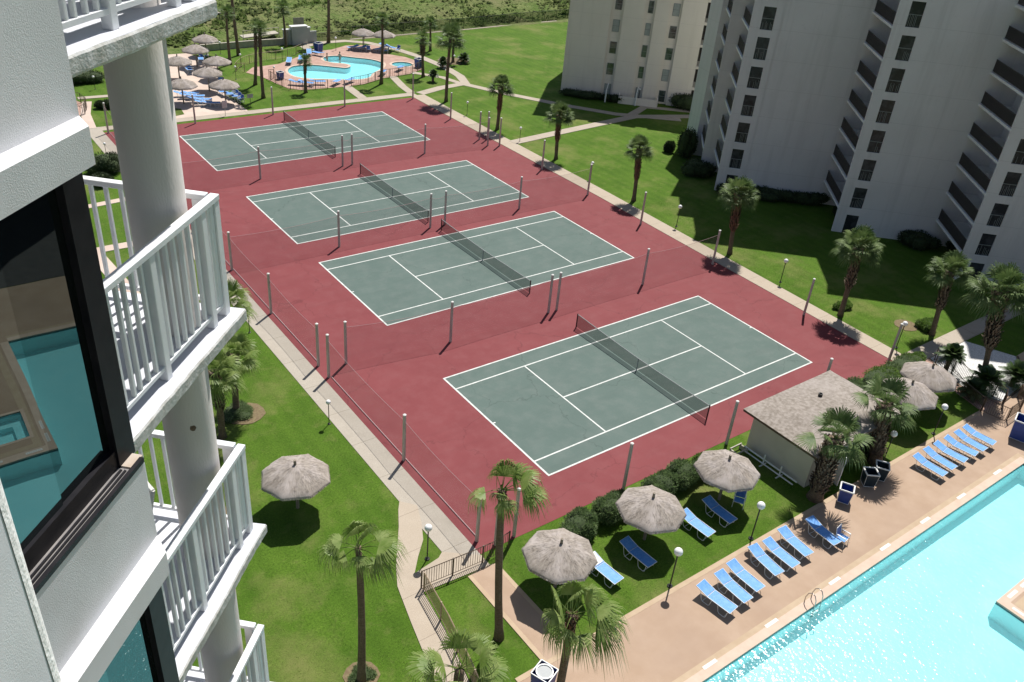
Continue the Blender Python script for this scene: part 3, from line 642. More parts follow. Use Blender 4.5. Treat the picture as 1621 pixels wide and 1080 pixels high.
NU=[((13.4,82.1),'rearmost of the seven thatched umbrellas on the pink terrace'),((10.4,77.1),'second thatched umbrella from the dune on the pink terrace'),((10.9,70.7),'thatched umbrella at the grass edge behind the globe lamps'),((6.5,72.0),'thatched umbrella cut by the column, upper of the two'),((8.1,66.0),'central thatched umbrella of the pink terrace'),((3.8,62.2),'thatched umbrella cut by the column, nearest to the courts, blue loungers beside it'),((8.1,60.5),'thatched umbrella nearest the courts above the row of blue chairs'),((36.1,80.0),'left of the twin thatched umbrellas by the far pool'),((38.6,78.2),'right of the twin thatched umbrellas by the far pool')]
protoU=[thatch_umbrella(1),thatch_umbrella(2)]
for i,((x,y),s,lab) in enumerate(UM+[(a,1.0,b) for a,b in NU]):
    grp='thatched umbrellas'; rz=.39 if i<6 else rng.uniform(0,.8)
    if i<2: p=protoU[i]; p.location=(x,y,0); p.rotation_euler=(0,0,rz); p.scale=(s,)*3; p['label']=lab; p['group']=grp
    else: dup(protoU[i%2],(x,y,0.03 if i>5 else 0),rz+.785*(i%5),lab,grp,s)

# ================================================================== POOL FURNITURE
def lounger():
    r=thing('sun_lounger','l','lounger',(0,0,0))
    hw=.33; HH=.05
    m=MB()
    for s in (-1,1):
        m.tube([(s*hw,-1.25+.28,.36),(s*hw,.32,.36)],.017,6)
        m.tube([(s*hw,.30,.36),(s*hw,1.0,.50)],.017,6)
        for y in (-.75,.05,.62):
            pass
        m.tube([(s*hw,-.85,.36),(s*hw,-.80,.06),(s*hw,-.72,.015),(s*hw,-.45,.015),(s*hw,-.38,.08),(s*hw,-.30,.34)],.015,5)
        m.tube([(s*hw,.05,.35),(s*hw,.12,.06),(s*hw,.18,.015),(s*hw,.5,.015),(s*hw,.58,.08),(s*hw,.70,.42)],.015,5)
    for y,z in ((-.97,.36),(.32,.36),(1.0,.50),(-.72,.015),(.5,.015)): m.tube([(-hw,y,z),(hw,y,z)],.014,5)
    m.build('frame',M['white'],r)
    m=MB(); ys=[-.96,-.6,-.2,.1,.31]; 
    pts=[(y,.372-.025*math.sin((y+.96)/1.27*math.pi)) for y in ys]
    for (y0,z0),(y1,z1) in zip(pts[:-1],pts[1:]): m.add([(-hw,y0,z0),(hw,y0,z0),(hw,y1,z1),(-hw,y1,z1)],[(0,1,2,3)]); m.add([(-hw,y0,z0-.012),(hw,y0,z0-.012),(hw,y1,z1-.012),(-hw,y1,z1-.012)],[(3,2,1,0)])
    m.build('seat',M['blue'],r)
    m=MB()
    for (y0,z0),(y1,z1) in (((.34,.38),(.66,.435)),((.66,.435),(.99,.515))): m.add([(-hw,y0,z0),(hw,y0,z0),(hw,y1,z1),(-hw,y1,z1)],[(0,1,2,3)]); m.add([(-hw,y0,z0-.012),(hw,y0,z0-.012),(hw,y1,z1-.012),(-hw,y1,z1-.012)],[(3,2,1,0)])
    m.build('backrest',M['blue'],r)
    return r
PL=lounger(); PL.scale=(1,1,1.28); pl_used=[False]
def put_lounger(x,y,rz,lab,grp,z=.035,proto=None):
    if not pl_used[0]: pl_used[0]=True; PL.location=(x,y,z); PL.rotation_euler=(0,0,rz); PL['label']=lab; PL['group']=grp; return PL
    return dup(PL,(x,y,z),rz,lab,grp)
rowA=[((1108,927),(1161,969)),((1137,909.5),(1183.6,953)),((1156,893.4),(1203,935)),((1190,867.7),(1233.4,911)),((1212.5,858),(1259,898)),((1236.6,840),(1280,880.5))]
rowB=[((1448.6,724),(1494.6,753.6)),((1465,713.6),(1509.4,743.3)),((1481,704.7),(1527,731.4)),((1497.6,695.8),(1543.6,721)),((1514,686.9),(1557,713.6)),((1528.7,679.5),(1570.3,703.2))]
def from_px(a,b):
    p=Vector(G(*a,.48)); q=Vector(G(*b,.37)); mid=(p+q)/2; d=p-q
    return mid.x,mid.y,math.atan2(d.y,d.x)-math.pi/2
for i,(a,b) in enumerate(rowA):
    x,y,rz=from_px(a,b); put_lounger(x,y,rz,'sunlit blue lounger, %s from left in the long deck row by the pool ladder'%ORD[i],'blue loungers lined up along the deck')
x,y,rz=from_px((1280,824),(1325,863)); put_lounger(x,y,rz,'blue lounger in dappled palm shade with a blue armchair at its foot','blue loungers lined up along the deck')
for i,(a,b) in enumerate(rowB):
    x,y,rz=from_px(a,b); put_lounger(x,y,rz,'sunlit blue lounger, %s from the left in the row beyond the waste bins'%ORD[i],'blue loungers lined up along the deck')
for a,b,t in (((1081,812),(1126,848),'sunlit lounger on the grass right of the middle umbrella'),((937,884),(977,920),'sunlit lounger on the grass right of the umbrella by the tall palm'),((1118,792),(1160,827),'lounger in the umbrella shade beside the hut'),((989,858),(1031,895),'lounger in the dark shade below the middle umbrella')):
    x,y,rz=from_px(a,b); put_lounger(x,y,rz,'blue '+t,'blue loungers on the grass under the umbrellas',.0)
x,y,rz=from_px((937,884),(977,920)); o=thing('towel','white towel draped over the head of the sunlit lounger by the first umbrella','towel',(x,y,0),rz); m=MB()
for (y0,z0),(y1,z1) in (((.38,.515),(.66,.575)),((.66,.575),(1.0,.68)),((1.0,.68),(1.06,.5))): m.add([(-.30,y0,z0),(.27,y0,z0),(.29,y1,z1),(-.28,y1,z1),(-.30,y0,z0-.02),(.27,y0,z0-.02),(.29,y1,z1-.02),(-.28,y1,z1-.02)],[(0,1,2,3),(7,6,5,4),(0,4,5,1),(2,6,7,3),(1,5,6,2),(3,7,4,0)])
m.build('cloth',M['white'],o)
# far terrace loungers
far=[((4.6,64.9),-.3),((5.4,64.6),-.3),((4.9,63.9),-.35),((5.6,63.3),-.3),((5.2,62.3),-.35),((5.9,61.7),-.3),((5.6,60.8),-.3),((6.3,60.1),-.35),((8.9,64.0),1.7),((9.3,62.8),1.7),((9.6,61.8),1.7),((9.9,60.9),1.6),((8.6,74.6),1.5),((8.9,75.6),1.5),((11.6,79.0),1.3),((10.6,68.9),1.2),((1.5,61.8),1.5)]
for i,((x,y),rz) in enumerate(far):
    put_lounger(x,y,rz+1.57,'blue lounger on the pink terrace, %s'%(['beside the column-cut umbrella and farthest from the courts','second of the slanting row by the column','third of the slanting row by the column','fourth of the slanting row by the column','fifth of the slanting row by the column','sixth of the slanting row by the column','seventh of the slanting row by the column','last of the slanting row, nearest the courts','behind the umbrella with the row of dark chairs','second behind the umbrella with the row of dark chairs','third by the umbrella nearest the courts','under the umbrella nearest the courts','sunlit, left of the second umbrella','beside the second umbrella from the dune','behind the rearmost umbrellas','by the umbrella at the grass edge','pale in shade right beside the column'][i]),'blue loungers on the far terrace')
kp=[((22.2,75.0),-.5,'leftmost of the group at the far pool rear fence'),((24.2,75.6),-.5,'second at the far pool rear fence'),((25.1,76.2),-.5,'third at the far pool rear fence'),((26.8,78.6),-.4,'fourth at the far pool rear fence'),((27.9,77.9),-2.6,'beside the beach bin at the far pool'),((18.9,65.0),.8,'leftmost behind the iron fence of the far pool'),((19.9,64.4),.8,'second behind the iron fence of the far pool'),((21.5,64.4),1.2,'behind the small palm at the far pool'),((23.7,63.7),2.2,'left of the gate at the far pool'),((25.6,63.8),2.1,'right of the gate at the far pool'),((31.7,66.0),2.4,'beside the slim palm at the far pool'),((35.0,67.2),2.2,'between hot tub and iron fence'),((34.2,79.6),-1.4,'under the left twin umbrella'),((35.4,79.0),-1.3,'in front of the left twin umbrella'),((37.4,77.5),-1.3,'under the right twin umbrella'),((39.2,78.9),.4,'right of the twin umbrellas'),((39.6,77.9),.4,'right of the twin umbrellas, nearer the hot tub')]
for (x,y),rz,t in kp: put_lounger(x,y,rz,'blue lounger '+t,'blue loungers round the far kidney pool')

def armchair():
    r=thing('pool_chair','c','chair',(0,0,0)); m=MB()
    for s in (-1,1):
        m.tube([(s*.29,-.28,.0),(s*.29,-.26,.6),(s*.29,.22,.62),(s*.29,.30,.45)],.017,6)
        m.tube([(s*.27,.30,.0),(s*.27,.22,.38),(s*.27,.34,.95)],.017,6)
        m.box(s*.29-.03,s*.29+.03,-.26,.2,.61,.635)
    m.tube([(-.27,.34,.95),(.27,.34,.95)],.017,6); m.tube([(-.29,-.25,.38),(.29,-.25,.38)],.015,6); m.tube([(-.27,.22,.38),(.27,.22,.38)],.015,6)
    m.build('frame',M['white'],r)
    m=MB(); m.box(-.26,.26,-.25,.22,.37,.39); m.build('seat',M['blue'],r)
    m=MB(); m.add([(-.25,.225,.42),(.25,.225,.42),(.25,.34,.93),(-.25,.34,.93)],[(0,1,2,3)]); m.add([(-.25,.24,.42),(.25,.24,.42),(.25,.355,.93),(-.25,.355,.93)],[(3,2,1,0)]); m.build('backrest',M['bluechair'],r)
    return r
pc=armchair(); x,y=G(1330,860); pc.location=(x,y,.035); pc.rotation_euler=(0,0,.15); tag(pc,'blue sling armchair with white frame standing on the deck beside a lounger','chair','blue armchairs')
x,y=G(1168,800); dup(pc,(x,y,0),-1.0,'blue sling armchair with white arms on the grass under the umbrella by the hut','blue armchairs')
for i,(x,y) in enumerate(((10.0,64.5),(9.95,63.4),(9.9,62.3),(9.85,61.3),(9.8,60.3))):
    dup(pc,(x,y,.03),-1.3,'dark upright chair on the pink terrace edge, %s from the dune side'%ORD[i],'row of upright chairs at the far terrace edge')
for i,(x,y,t) in enumerate(((12.1,80.2,'under the rearmost terrace umbrellas'),(13.0,80.9,'right of the rearmost terrace umbrella'),(35.9,78.0,'beside the left twin umbrella'),(38.0,76.4,'in front of the right twin umbrella'),(40.0,76.5,'at the right end of the far pool terrace'))):
    dup(pc,(x,y,.03),i*1.3,'small blue chair '+t,'blue chairs at the far pools')

def bin_(name,label,x,y,rz,group,mat='navy',rnd=False,s=1):
    r=thing(name,label,'waste bin',(x,y,.035),rz,group)
    w=.3*s; wt=.36*s; h=.92*s
    m=MB(); m.add([(-w,-w,.06),(w,-w,.06),(w,w,.06),(-w,w,.06),(-wt,-wt,h),(wt,-wt,h),(wt,wt,h),(-wt,wt,h)],[(0,3,2,1),(0,1,5,4),(1,2,6,5),(2,3,7,6),(3,0,4,7)])
    m.add([(-wt*.8,-wt*.8,h-.02),(wt*.8,-wt*.8,h-.02),(wt*.8,wt*.8,h-.02),(-wt*.8,wt*.8,h-.02),(-w*.8,-w*.8,.2),(w*.8,-w*.8,.2),(w*.8,w*.8,.2),(-w*.8,w*.8,.2)],[(4,5,1,0),(5,6,2,1),(6,7,3,2),(7,4,0,3),(4,7,6,5)])
    m.build('body',M[mat],r)
    if rnd: q=MB(); q.lathe([(wt*.1,h-.16),(wt*.78,h-.15),(wt*.8,h-.02)],20); q.build('liner',M['greybox'],r)
    m=MB()
    for a,b in (((-1,-1),(1,-1)),((1,-1),(1,1)),((1,1),(-1,1)),((-1,1),(-1,-1))):
        m.tube([(a[0]*wt,a[1]*wt,h+.01),(b[0]*wt,b[1]*wt,h+.01)],.045 if not rnd else .028,6)
        m.tube([(a[0]*w,a[1]*w,.05),(a[0]*wt,a[1]*wt,h)],.014,5); m.tube([(a[0]*w,a[1]*w,.05),(b[0]*w,b[1]*w,.05)],.02,5)
    if rnd:
        m.lathe([(wt*.8,h-.03),(wt*.8,h+.03),(wt*.9,h+.03),(wt*.9,h-.03)],20)
    m.build('rim_frame',M['white'],r)
    return r
x,y=G(1334,793); bin_('waste_bin','navy waste bin with thick white square rim, standing at the hut corner on the deck',x,y,.5,'bins on the deck')
x,y=G(1372,767); bin_('waste_bin','dark bin in the shade behind the hut, left of two',x,y,.9,'bins on the deck','greenbin')
x,y=G(1390,757); bin_('waste_bin','dark bin with pale rim in the shade behind the hut, right of two',x,y,.6,'bins on the deck','greenbin')
x,y=G(1607,695); bin_('towel_bin','large navy bin with white tube frame at the right edge of the deck',x+.25,y,.3,'bins on the deck','navy',False,1.5)
x,y=G(858,1090); bin_('waste_bin','navy bin with round opening in white square rim at the picture bottom',x,y,.35,'bins on the deck','navy',True,1.15)
bin_('waste_bin','small blue bin at the far pool gate beside a globe lamp',18.1,68.3,.2,'far pool bins','navy')
bin_('towel_bin','wide blue bin at the far pool rear path',28.9,80.0,.3,'far pool bins','navy',False,1.35)
bin_('towel_bin','tall blue bin right of the hot tub',38.5,67.9,.3,'far pool bins','navy',False,1.3)

# pool ladder
r=thing('pool_ladder','stainless ladder rails curving over the coping into the pool','ladder',(5.25,-25.1,.045))
for s in (-.27,.27):
    m=MB(); m.tube([(s,.42,0)]+[(s,.42-.42*math.sin(a)*1.0+.0,.0+.0) for a in ()]+[(s,.44,.3),(s,.36,.62),(s,.2,.78),(s,.02,.74),(s,-.1,.5),(s,-.13,.1),(s,-.13,-.9)],.024,8); m.build('handrail',M['steel'],r,smooth=True)
m=MB()
for z in (-.35,-.65): m.box(-.27,.27,-.17,-.07,z,z+.03)
m.build('step',M['steel'],r)
# depth markers
mk=[]
for i,(px,py) in enumerate(((1127,1056),(1224,990),(1325,924),(1405,870),(1469,828),(1527,790),(1585,752))):
    x,y=G(px,py); mk.append((x,-24.66,0))
r0=None
for i,(x,y,_) in enumerate(mk+[(14.6,-30.12,0),(15.9,-30.12,0),(13.7,-31.0,1.57),(13.7,-33.0,1.57)]):
    lab=('pale depth marker tile on the pool coping, %s from the bottom of the picture'%ORD[i]) if i<7 else 'pale depth marker tile on the pool island, %s'%(['at its corner','right of the corner tile','on its left edge','farther along its left edge'][i-7])
    rz=_
    if r0 is None:
        r0=thing('depth_marker',lab,'tile',(x,y,.046),rz,'depth marker tiles along the pool edge')
        m=MB(); m.box(-.42,.42,-.085,.085,0,.006); m.build('tile',M['marker'],r0)
        m=MB()
        for k,w in enumerate((.05,.03,.06,.04,.05,.03,.05,.06)):
            cx=-.33+k*.092; m.box(cx-w/2,cx-w/2+.014,-.04,.04,.0061,.008); m.box(cx+w/2-.014,cx+w/2,-.04,.04,.0061,.008); m.box(cx-w/2+.014,cx+w/2-.014,(-.007 if k%2 else .026),(.007 if k%2 else .04),.0061,.008)
        m.build('marks',M['markink'],r0)
    else: dup(r0,(x,y,.046),rz,lab,'depth marker tiles along the pool edge')

# bathers in the far pool
def bather(x,y,rz,lab):
    me=bpy.data.meshes.new('person'); 
    V=[(0,0,-.95),(0,0,-.6),(0,0,-.25),(0,0,.05),(0,.02,.18),(0,.03,.33),(0,.03,.42),(.2,0,.02),(.3,.06,-.22),(.24,.22,-.3),(-.2,0,.02),(-.3,.06,-.22),(-.24,.22,-.3),(.1,0,-1.1),(.11,0,-1.35),(-.1,0,-1.1),(-.11,0,-1.35)]
    Ed=[(0,1),(1,2),(2,3),(3,4),(4,5),(5,6),(3,7),(7,8),(8,9),(3,10),(10,11),(11,12),(0,13),(13,14),(0,15),(15,16)]
    me.from_pydata(V,Ed,[]); o=bpy.data.objects.new('person',me); C.objects.link(o); o.location=(x,y,.55); o.rotation_euler=(0,0,rz)
    sk=o.modifiers.new('s','SKIN'); rad=[.15,.14,.17,.12,.055,.09,.07,.075,.05,.04,.075,.05,.04,.1,.06,.1,.06]
    for i,q in enumerate(rad): me.skin_vertices[0].data[i].radius=(q,q*.8)
    me.skin_vertices[0].data[0].use_root=True
    o.modifiers.new('d','SUBSURF').levels=2; o.modifiers['d'].render_levels=2
    me.materials.append(M['skin']); tag(o,lab,'person','bathers at the far pool')
    m=MB(); m.lathe([(.01,.47),(.08,.45),(.105,.38),(.1,.31),(.05,.27)],10); h=m.build('hair',M['hairm'],o,smooth=True)
x,y=G(518,96); bather(x,y,.6,'person standing waist deep in the shallow end of the far pool, dark hair')
x,y=G(536,93.5); bather(x+.2,y,2.2,'person standing in dark swimwear near the rear edge of the far pool')

# ================================================================== PALMS
CR=Vector((.806,-.587,.0)).normalized(); CT=Vector((-.62,-.78,0)).normalized()
def fan_crown(seed,R,n,nl,droopk,wind=(0,0),dirs=None,low=100):
    r=random.Random(seed); m=MB()
    if dirs: n=len(dirs)
    for i in range(n):
        t=(i+.5)/n
        el=R_(80)-R_(low)*t**(.9)+r.uniform(-.12,.12)   # first fronds upright, last hang
        az=i*2.39996+r.uniform(-.25,.25)
        d=Vector((math.cos(az)*math.cos(el),math.sin(az)*math.cos(el),math.sin(el)))
        d=(d+Vector((wind[0],wind[1],0))*.55).normalized()
        R0=R
        if dirs:
            q=dirs[i]; d=(CR*q[0]+Vector((0,0,1))*q[1]+CT*q[2]).normalized(); R0=q[3]
        if not dirs and i%4==1: R0=R*.6
        Lp=R0*r.uniform(.38,.48); Lf=R0*r.uniform(.52,.62)
        side=d.cross(Vector((0,0,1)))
        if side.length<.1: side=Vector((1,0,0))
        side.normalize(); up_=side.cross(d).normalized()
        # petiole with sag
        pts=[Vector((0,0,0)),d*Lp*.5+Vector((0,0,-.02)),d*Lp+Vector((0,0,-.10*R*(1-abs(d.z))))]
        m.tube(pts,[.03,.018,.012],3,False)
        hub=pts[-1]; fd=(pts[-1]-pts[-2]).normalized()
        curl=r.uniform(.7,1.3)*droopk
        for k in range(nl):
            a=-1.5+3.0*(k/(nl-1))+r.uniform(-.04,.04)
            ld=(fd*math.cos(a)+side*math.sin(a)).normalized()
            ld=(ld+up_*(.18*math.cos(a*1.3))).normalized()
            L=Lf*(1-.22*abs(a)/1.5)*r.uniform(.85,1.08)
            w=.026*(R0/1.7)*r.uniform(.8,1.2)*(26/nl)**.5
            wd=ld.cross(up_).normalized()
            p0=hub; p1=hub+ld*L*.5; g=Vector((wind[0]*.22,wind[1]*.22,-1))
            p2=hub+ld*L*.8+g*L*.10*curl; p3=hub+ld*L*.98+g*L*.34*curl*r.uniform(.7,1.4)
            nrm=up_*w*.5
            m.add([p0-wd*w*.25,p0+wd*w*.25,p1+wd*w+nrm*.2,p1-wd*w+nrm*.2,p2+wd*w*.7,p2-wd*w*.7,p3],[(0,1,2,3),(3,2,4,5),(5,4,6)])
    return m
def feather_crown(seed,R,n,nl):
    r=random.Random(seed); m=MB()
    for i in range(n):
        t=(i+.5)/n; el=R_(75)-R_(85)*t+r.uniform(-.1,.1); az=i*2.39996+r.uniform(-.2,.2)
        h=Vector((math.cos(az),math.sin(az),0)); L=R*r.uniform(.85,1.05); pts=[]
        for q in range(8):
            s=q/7; pts.append(h*(L*math.cos(el)*s)+Vector((0,0,L*math.sin(el)*s-L*.38*s*s*(1.1-math.sin(el)*.4))))
        m.tube(pts,[.025*(1-.8*q/7) for q in range(8)],3,False)
        for k in range(nl):
            s=.12+.86*k/nl; f=s*7; a=int(f); b=min(a+1,7); p=pts[a].lerp(pts[b],f-a); td=(pts[b]-pts[a]).normalized(); sd=td.cross(Vector((0,0,1))).normalized()
            ll=R*.26*math.sin(math.pi*min(1,s*.9+.12))*r.uniform(.85,1.1)+.04
            for sg in (-1,1):
                e=p+sd*sg*ll+td*ll*.55+Vector((0,0,-ll*.25)); w=td*.022
                mid=p.lerp(e,.5)+Vector((0,0,ll*.06))
                m.add([p-w,p+w,mid+w,mid-w,e],[(0,1,2,3),(3,2,4)])
    return m
def palm(label,base,top,kind,seed,R=1.7,r0=.22,r1=.16,shag=0,shagr=.3,n=28,nl=26,wind=(0,0),droop=1,mat='frond',shagmat='boots',name='fan_palm',group='palms around the courts and pools',dirs=None,low=100):
    b=Vector(base); t=Vector(top); root=thing(name,label,'palm',tuple(b),0,group); r=random.Random(seed)
    v=t-b; K=12; pts=[]; rad=[]
    for i in range(K+1):
        s=i/K; off=Vector((math.sin(s*3.1)*.02*v.length*(.5 if seed%2 else -.5),0,0)); pts.append(v*s+off)
        q=r0*(1.35 if i==0 else 1)*(1-s)+r1*s; rad.append(q*(1+.05*r.uniform(-1,1)))
    pts[0]=pts[0]+Vector((0,0,-.1))
    m=MB(); m.tube(pts,rad,12); m.build('trunk',M['trunk'],root,smooth=True)
    if shag>0:
        m=MB(); h0=v.length*(1-shag)
        cnt=int(260*shag*v.length/5*shagr/.3)
        for k in range(cnt):
            s=1-shag*(k/cnt); p=v*s+Vector((math.sin(s*3.1)*.02*v.length*(.5 if seed%2 else -.5),0,0)); a=k*2.39996+r.uniform(-.2,.2)
            e=min(1,min((s-(1-shag))/(shag*.25)+.35,1.0)); rr=shagr*e*(.8+.25*r.random()); h=Vector((math.cos(a),math.sin(a),0)); sd=Vector((-h.y,h.x,0))*.06
            base_=p+h*rr*.35+Vector((0,0,-.12)); tip=p+h*rr*r.uniform(.9,1.2)+Vector((0,0,.10*r.uniform(.3,1.8))); lo=p+h*rr*.9+Vector((0,0,-.12))
            m.add([base_-sd,base_+sd,tip+sd*.7,tip-sd*.7,lo+sd*.8,lo-sd*.8],[(0,1,2,3),(3,2,4,5),(5,4,1,0)])
        m.build('old_leaf_bases',M[shagmat],root)
    cr=fan_crown(seed,R,n,nl,droop,wind,dirs,low) if kind=='fan' else feather_crown(seed,R,n,nl)
    tip=pts[-1]; cr.v=[(x+tip.x,y+tip.y,z+tip.z-.05) for x,y,z in cr.v]
    cr.build('crown',M[mat],root)
    return root
def ppx(bx,by,tx,ty,h=None):
    x,y=G(bx,by); hh=height(bx,by,tx,ty) if h is None else h
    X,Y=G(tx,ty,hh); return (x,y,0),(X,Y,hh)
Wd=(.75,-.45)   # windblown towards the right of the picture
b,t=ppx(572,1078,567,866); palm('tall slim palm on the left lawn, bare dark trunk, windblown drooping crown',b,t,'fan',11,1.75,.17,.12,nl=40,wind=Wd,droop=2.5,mat='frondlit',dirs=[(-1,.25,.2,1.7),(-.9,.5,0,1.45),(-.7,-.1,.3,1.2),(0.05,1,0,1.8),(.3,.9,.2,1.6),(1,.45,.1,1.9),(1,.1,.4,1.7),(.8,.3,-.5,1.7),(.2,.3,.8,1.1),(.6,-.1,.6,1.3),(-.2,.8,-.4,1.4)])
b,t=ppx(790,1010,795,775); palm('tallest slim palm in front of the nearest court corner, brown trunk, fronds blown right',b,t,'fan',12,2.1,.19,.13,shag=.06,shagr=.22,nl=42,wind=Wd,droop=2.5,mat='frondlit',shagmat='redboots',dirs=[(1,.35,.2,2.1),(1,.1,-.3,1.95),(.8,.65,0,2.05),(.45,.9,0,1.9),(0,1,.2,1.9),(-.3,.9,0,1.7),(-1,.12,.1,1.55),(.3,.2,.8,1.3),(.6,.5,-.6,1.8),(.1,.8,-.5,1.7),(.2,-.2,.7,1.0),(-.15,.5,.7,1.2)])
X,Y=G(906,972,6.2); palm('palm at the bottom centre with fronds hanging over the first thatched umbrella',(X-.25,Y-.15,0),(X,Y,6.2),'fan',13,2.6,.19,.15,shag=.3,shagr=.22,nl=44,wind=Wd,droop=2.7,mat='frondlit',shagmat='redboots',dirs=[(-.5,.75,.1,2.0),(.1,1,0,2.1),(.5,.9,0,2.1),(.9,.5,0,2.3),(1,.3,.2,2.4),(1,-.05,.2,2.2),(-.6,.4,.3,1.7),(-.3,.2,.8,1.5),(.7,.6,-.5,2.0),(.4,.0,.8,1.7),(-.1,.8,-.5,1.8),(-.5,-.2,.2,1.4)])
X,Y=G(728,1058,5.2); palm('palm crown rising from below the bottom edge beside the iron fence',(X,Y,0),(X,Y,5.2),'fan',14,2.5,.22,.18,nl=42,wind=(.3,-.2),droop=1.4,mat='frondlit',dirs=[(-1,.35,0,2.1),(-.6,.6,.2,1.8),(-.25,1,0,2.1),(.2,.9,0,2.1),(.8,.8,0,2.1),(1,.4,.1,2.2),(.9,.1,.3,1.9),(-.8,0,.4,1.7),(0,.4,.8,1.5),(-.1,.7,-.6,1.8),(.5,.5,-.6,1.9)])
b,t=ppx(352,692,340,590,None); palm('left of the paired shaggy palms beside the column',b,(t[0],t[1],t[2]),'fan',15,1.8,.2,.17,shag=.6,shagr=.36,n=22,nl=30,wind=(.5,-.3),droop=1.4,mat='frondlit')
b,t=ppx(374,650,372,560,None); palm('right of the paired palms, its trunk beside the round plant bed',b,t,'fan',16,1.75,.2,.16,shag=.3,shagr=.26,n=22,nl=30,wind=(.5,-.3),droop=1.4,mat='frondlit')
X,Y=G(360,478,4.0); palm('palm half hidden behind the balcony corner, fronds over the west sidewalk',(X-.4,Y,0),(X,Y,4.0),'fan',17,2.0,.2,.16,n=20,nl=28,wind=(.5,-.3),droop=1.3,mat='frondlit')
for k,(q,lab,R,shr,mat) in enumerate([((706,161,713,62),'tall stout palm by the far court corner with a broad grey green crown',2.3,.3,'sabal'),
 ((787,205,793,138),'palm by the garden path beside the cluster of poles',1.85,.34,'sabal'),((880,252,886,182),'palm beside the east sidewalk at the path to the gable building',1.9,.34,'sabal'),
 ((1003,318,1012,236),'palm alone on the sunny lawn beside the third court',1.75,.34,'sabal'),((1155,402,1170,308),'palm at the edge of the tower shadow with sunlit crown',2.05,.42,'sabal'),
 ((1330,500,1360,392),'palm in front of the tower corner, second from the right group',2.15,.42,'sabal'),((1475,530,1505,430),'palm before the right tower corner beside the bare soil patch',2.0,.38,'sabal'),
 ((1553,610,1584,462),'thick shaggy palm at the right edge in the shade',2.5,.55,'sabal')]):
    b,t=ppx(*q); palm(lab,b,t,'fan',20+k,R*.98,.2,.17,shag=.62 if k else .0,shagr=shr,n=40,nl=24,wind=(.2,-.12),droop=.9,low=98,mat=mat,shagmat='redboots' if k in(1,2,3,4) else 'boots')
b,t=ppx(1290,788,1322,694); palm('stout shaggy palm leaning over the front corner of the hut',b,t,'fan',31,2.15,.42,.34,low=92,shag=.95,shagr=.56,n=19,nl=30,wind=(.2,-.15),droop=.8,mat='sabal')
b,t=ppx(1385,732,1402,640); palm('stout shaggy palm behind the hut above the dark bins',b,t,'fan',32,2.2,.40,.32,low=92,shag=.95,shagr=.52,n=19,nl=30,wind=(.2,-.15),droop=.9,mat='sabal')
NP=[((364.6,102.4,358,20),'slim palm behind the terrace umbrellas, crown at the slab corner',1.5),((404,134.5,404,42),'left of the two crossing slim palms in front of the far pool',1.4),((417,155.5,411,46),'right of the two crossing slim palms in front of the far pool',1.4),
 ((452.7,75,447,14),'palm beside the grey beach shower wall',1.75),((484,147,483,97),'short palm in front of the kidney pool',1.25),((603.5,133,605,31),'slim palm at the right end of the kidney pool',1.35),((670,122,669,62),'shaggy palm beside the hot tub',1.6),((681,81,681,37),'palm behind the hot tub palm on the far lawn',1.5),((717,99,719,50),'palm rising from the round red mulch bed',1.7)]
for k,(q,lab,R) in enumerate(NP):
    b,t=ppx(*q); palm(lab,b,t,'fan',40+k,R,.22,.12,shag=.45 if k in (1,2,4,6) else .12,shagr=.24 if k!=6 else .42,n=24,nl=18,wind=(.2,-.1),droop=.9,mat='frond')
x,y=G(378,88); palm('very tall palm whose trunk runs out of the top beside the slab corner',(x,y,0),(x-.3,y,13.5),'fan',60,1.6,.24,.15,n=22,nl=18,mat='frond')
x,y=G(520,68); palm('very tall palm whose bare trunk crosses the dune behind the far pool',(x,y,0),(x+.2,y,12.5),'fan',61,1.6,.24,.15,n=22,nl=18,mat='frond')
# cycads
for k,(bx,by,h,R,lab) in enumerate([(1494,592,1.7,1.15,'sago palm with dark trunk at the gravel bed corner'),(1552,622,1.1,1.5,'dark sago clump in the middle of the white gravel bed'),(1535,628,.6,1.1,'low sago in front of the dark clump on the gravel'),(1600,612,1.0,1.5,'bright green sago at the right edge of the gravel bed'),(685,130,1.1,.9,'sago palm beside the hot tub fence'),(700,108,1.0,1.0,'sago at the left of the red mulch bed'),(733,100,.7,1.3,'bushy sago at the right of the red mulch bed')]):
    x,y=G(bx,by); palm(lab,(x,y,0),(x+.1,y,h),'feather',70+k,R,.17,.16,shag=.5,shagr=.2,n=34,nl=22,mat='cycad',name='sago_palm',group='sago palms in the beds')
for x,y,r_,nm,lab in ((-12.1,2.6,1.1,'','bare soil ring around the round plant bed beside the paired palms'),(-14.75,-17.0,.75,'','soil ring at the foot of the tall lawn palm'),(45.2,69.5,2.2,'','red mulch bed with sagos on the far lawn'),(35.2,-11.3,.9,'','bare soil patch beside the palm near the right tower corner'),(33.2,-6.9,.7,'','bare soil at the foot of the palm before the tower'),(-17.0,-5.0,1.3,'','soil bed cut off by the lower balcony')):
    tag(bed(x,y,r_).build('mulch_bed',M['mulch']),lab,'bed','soil beds around the palms')

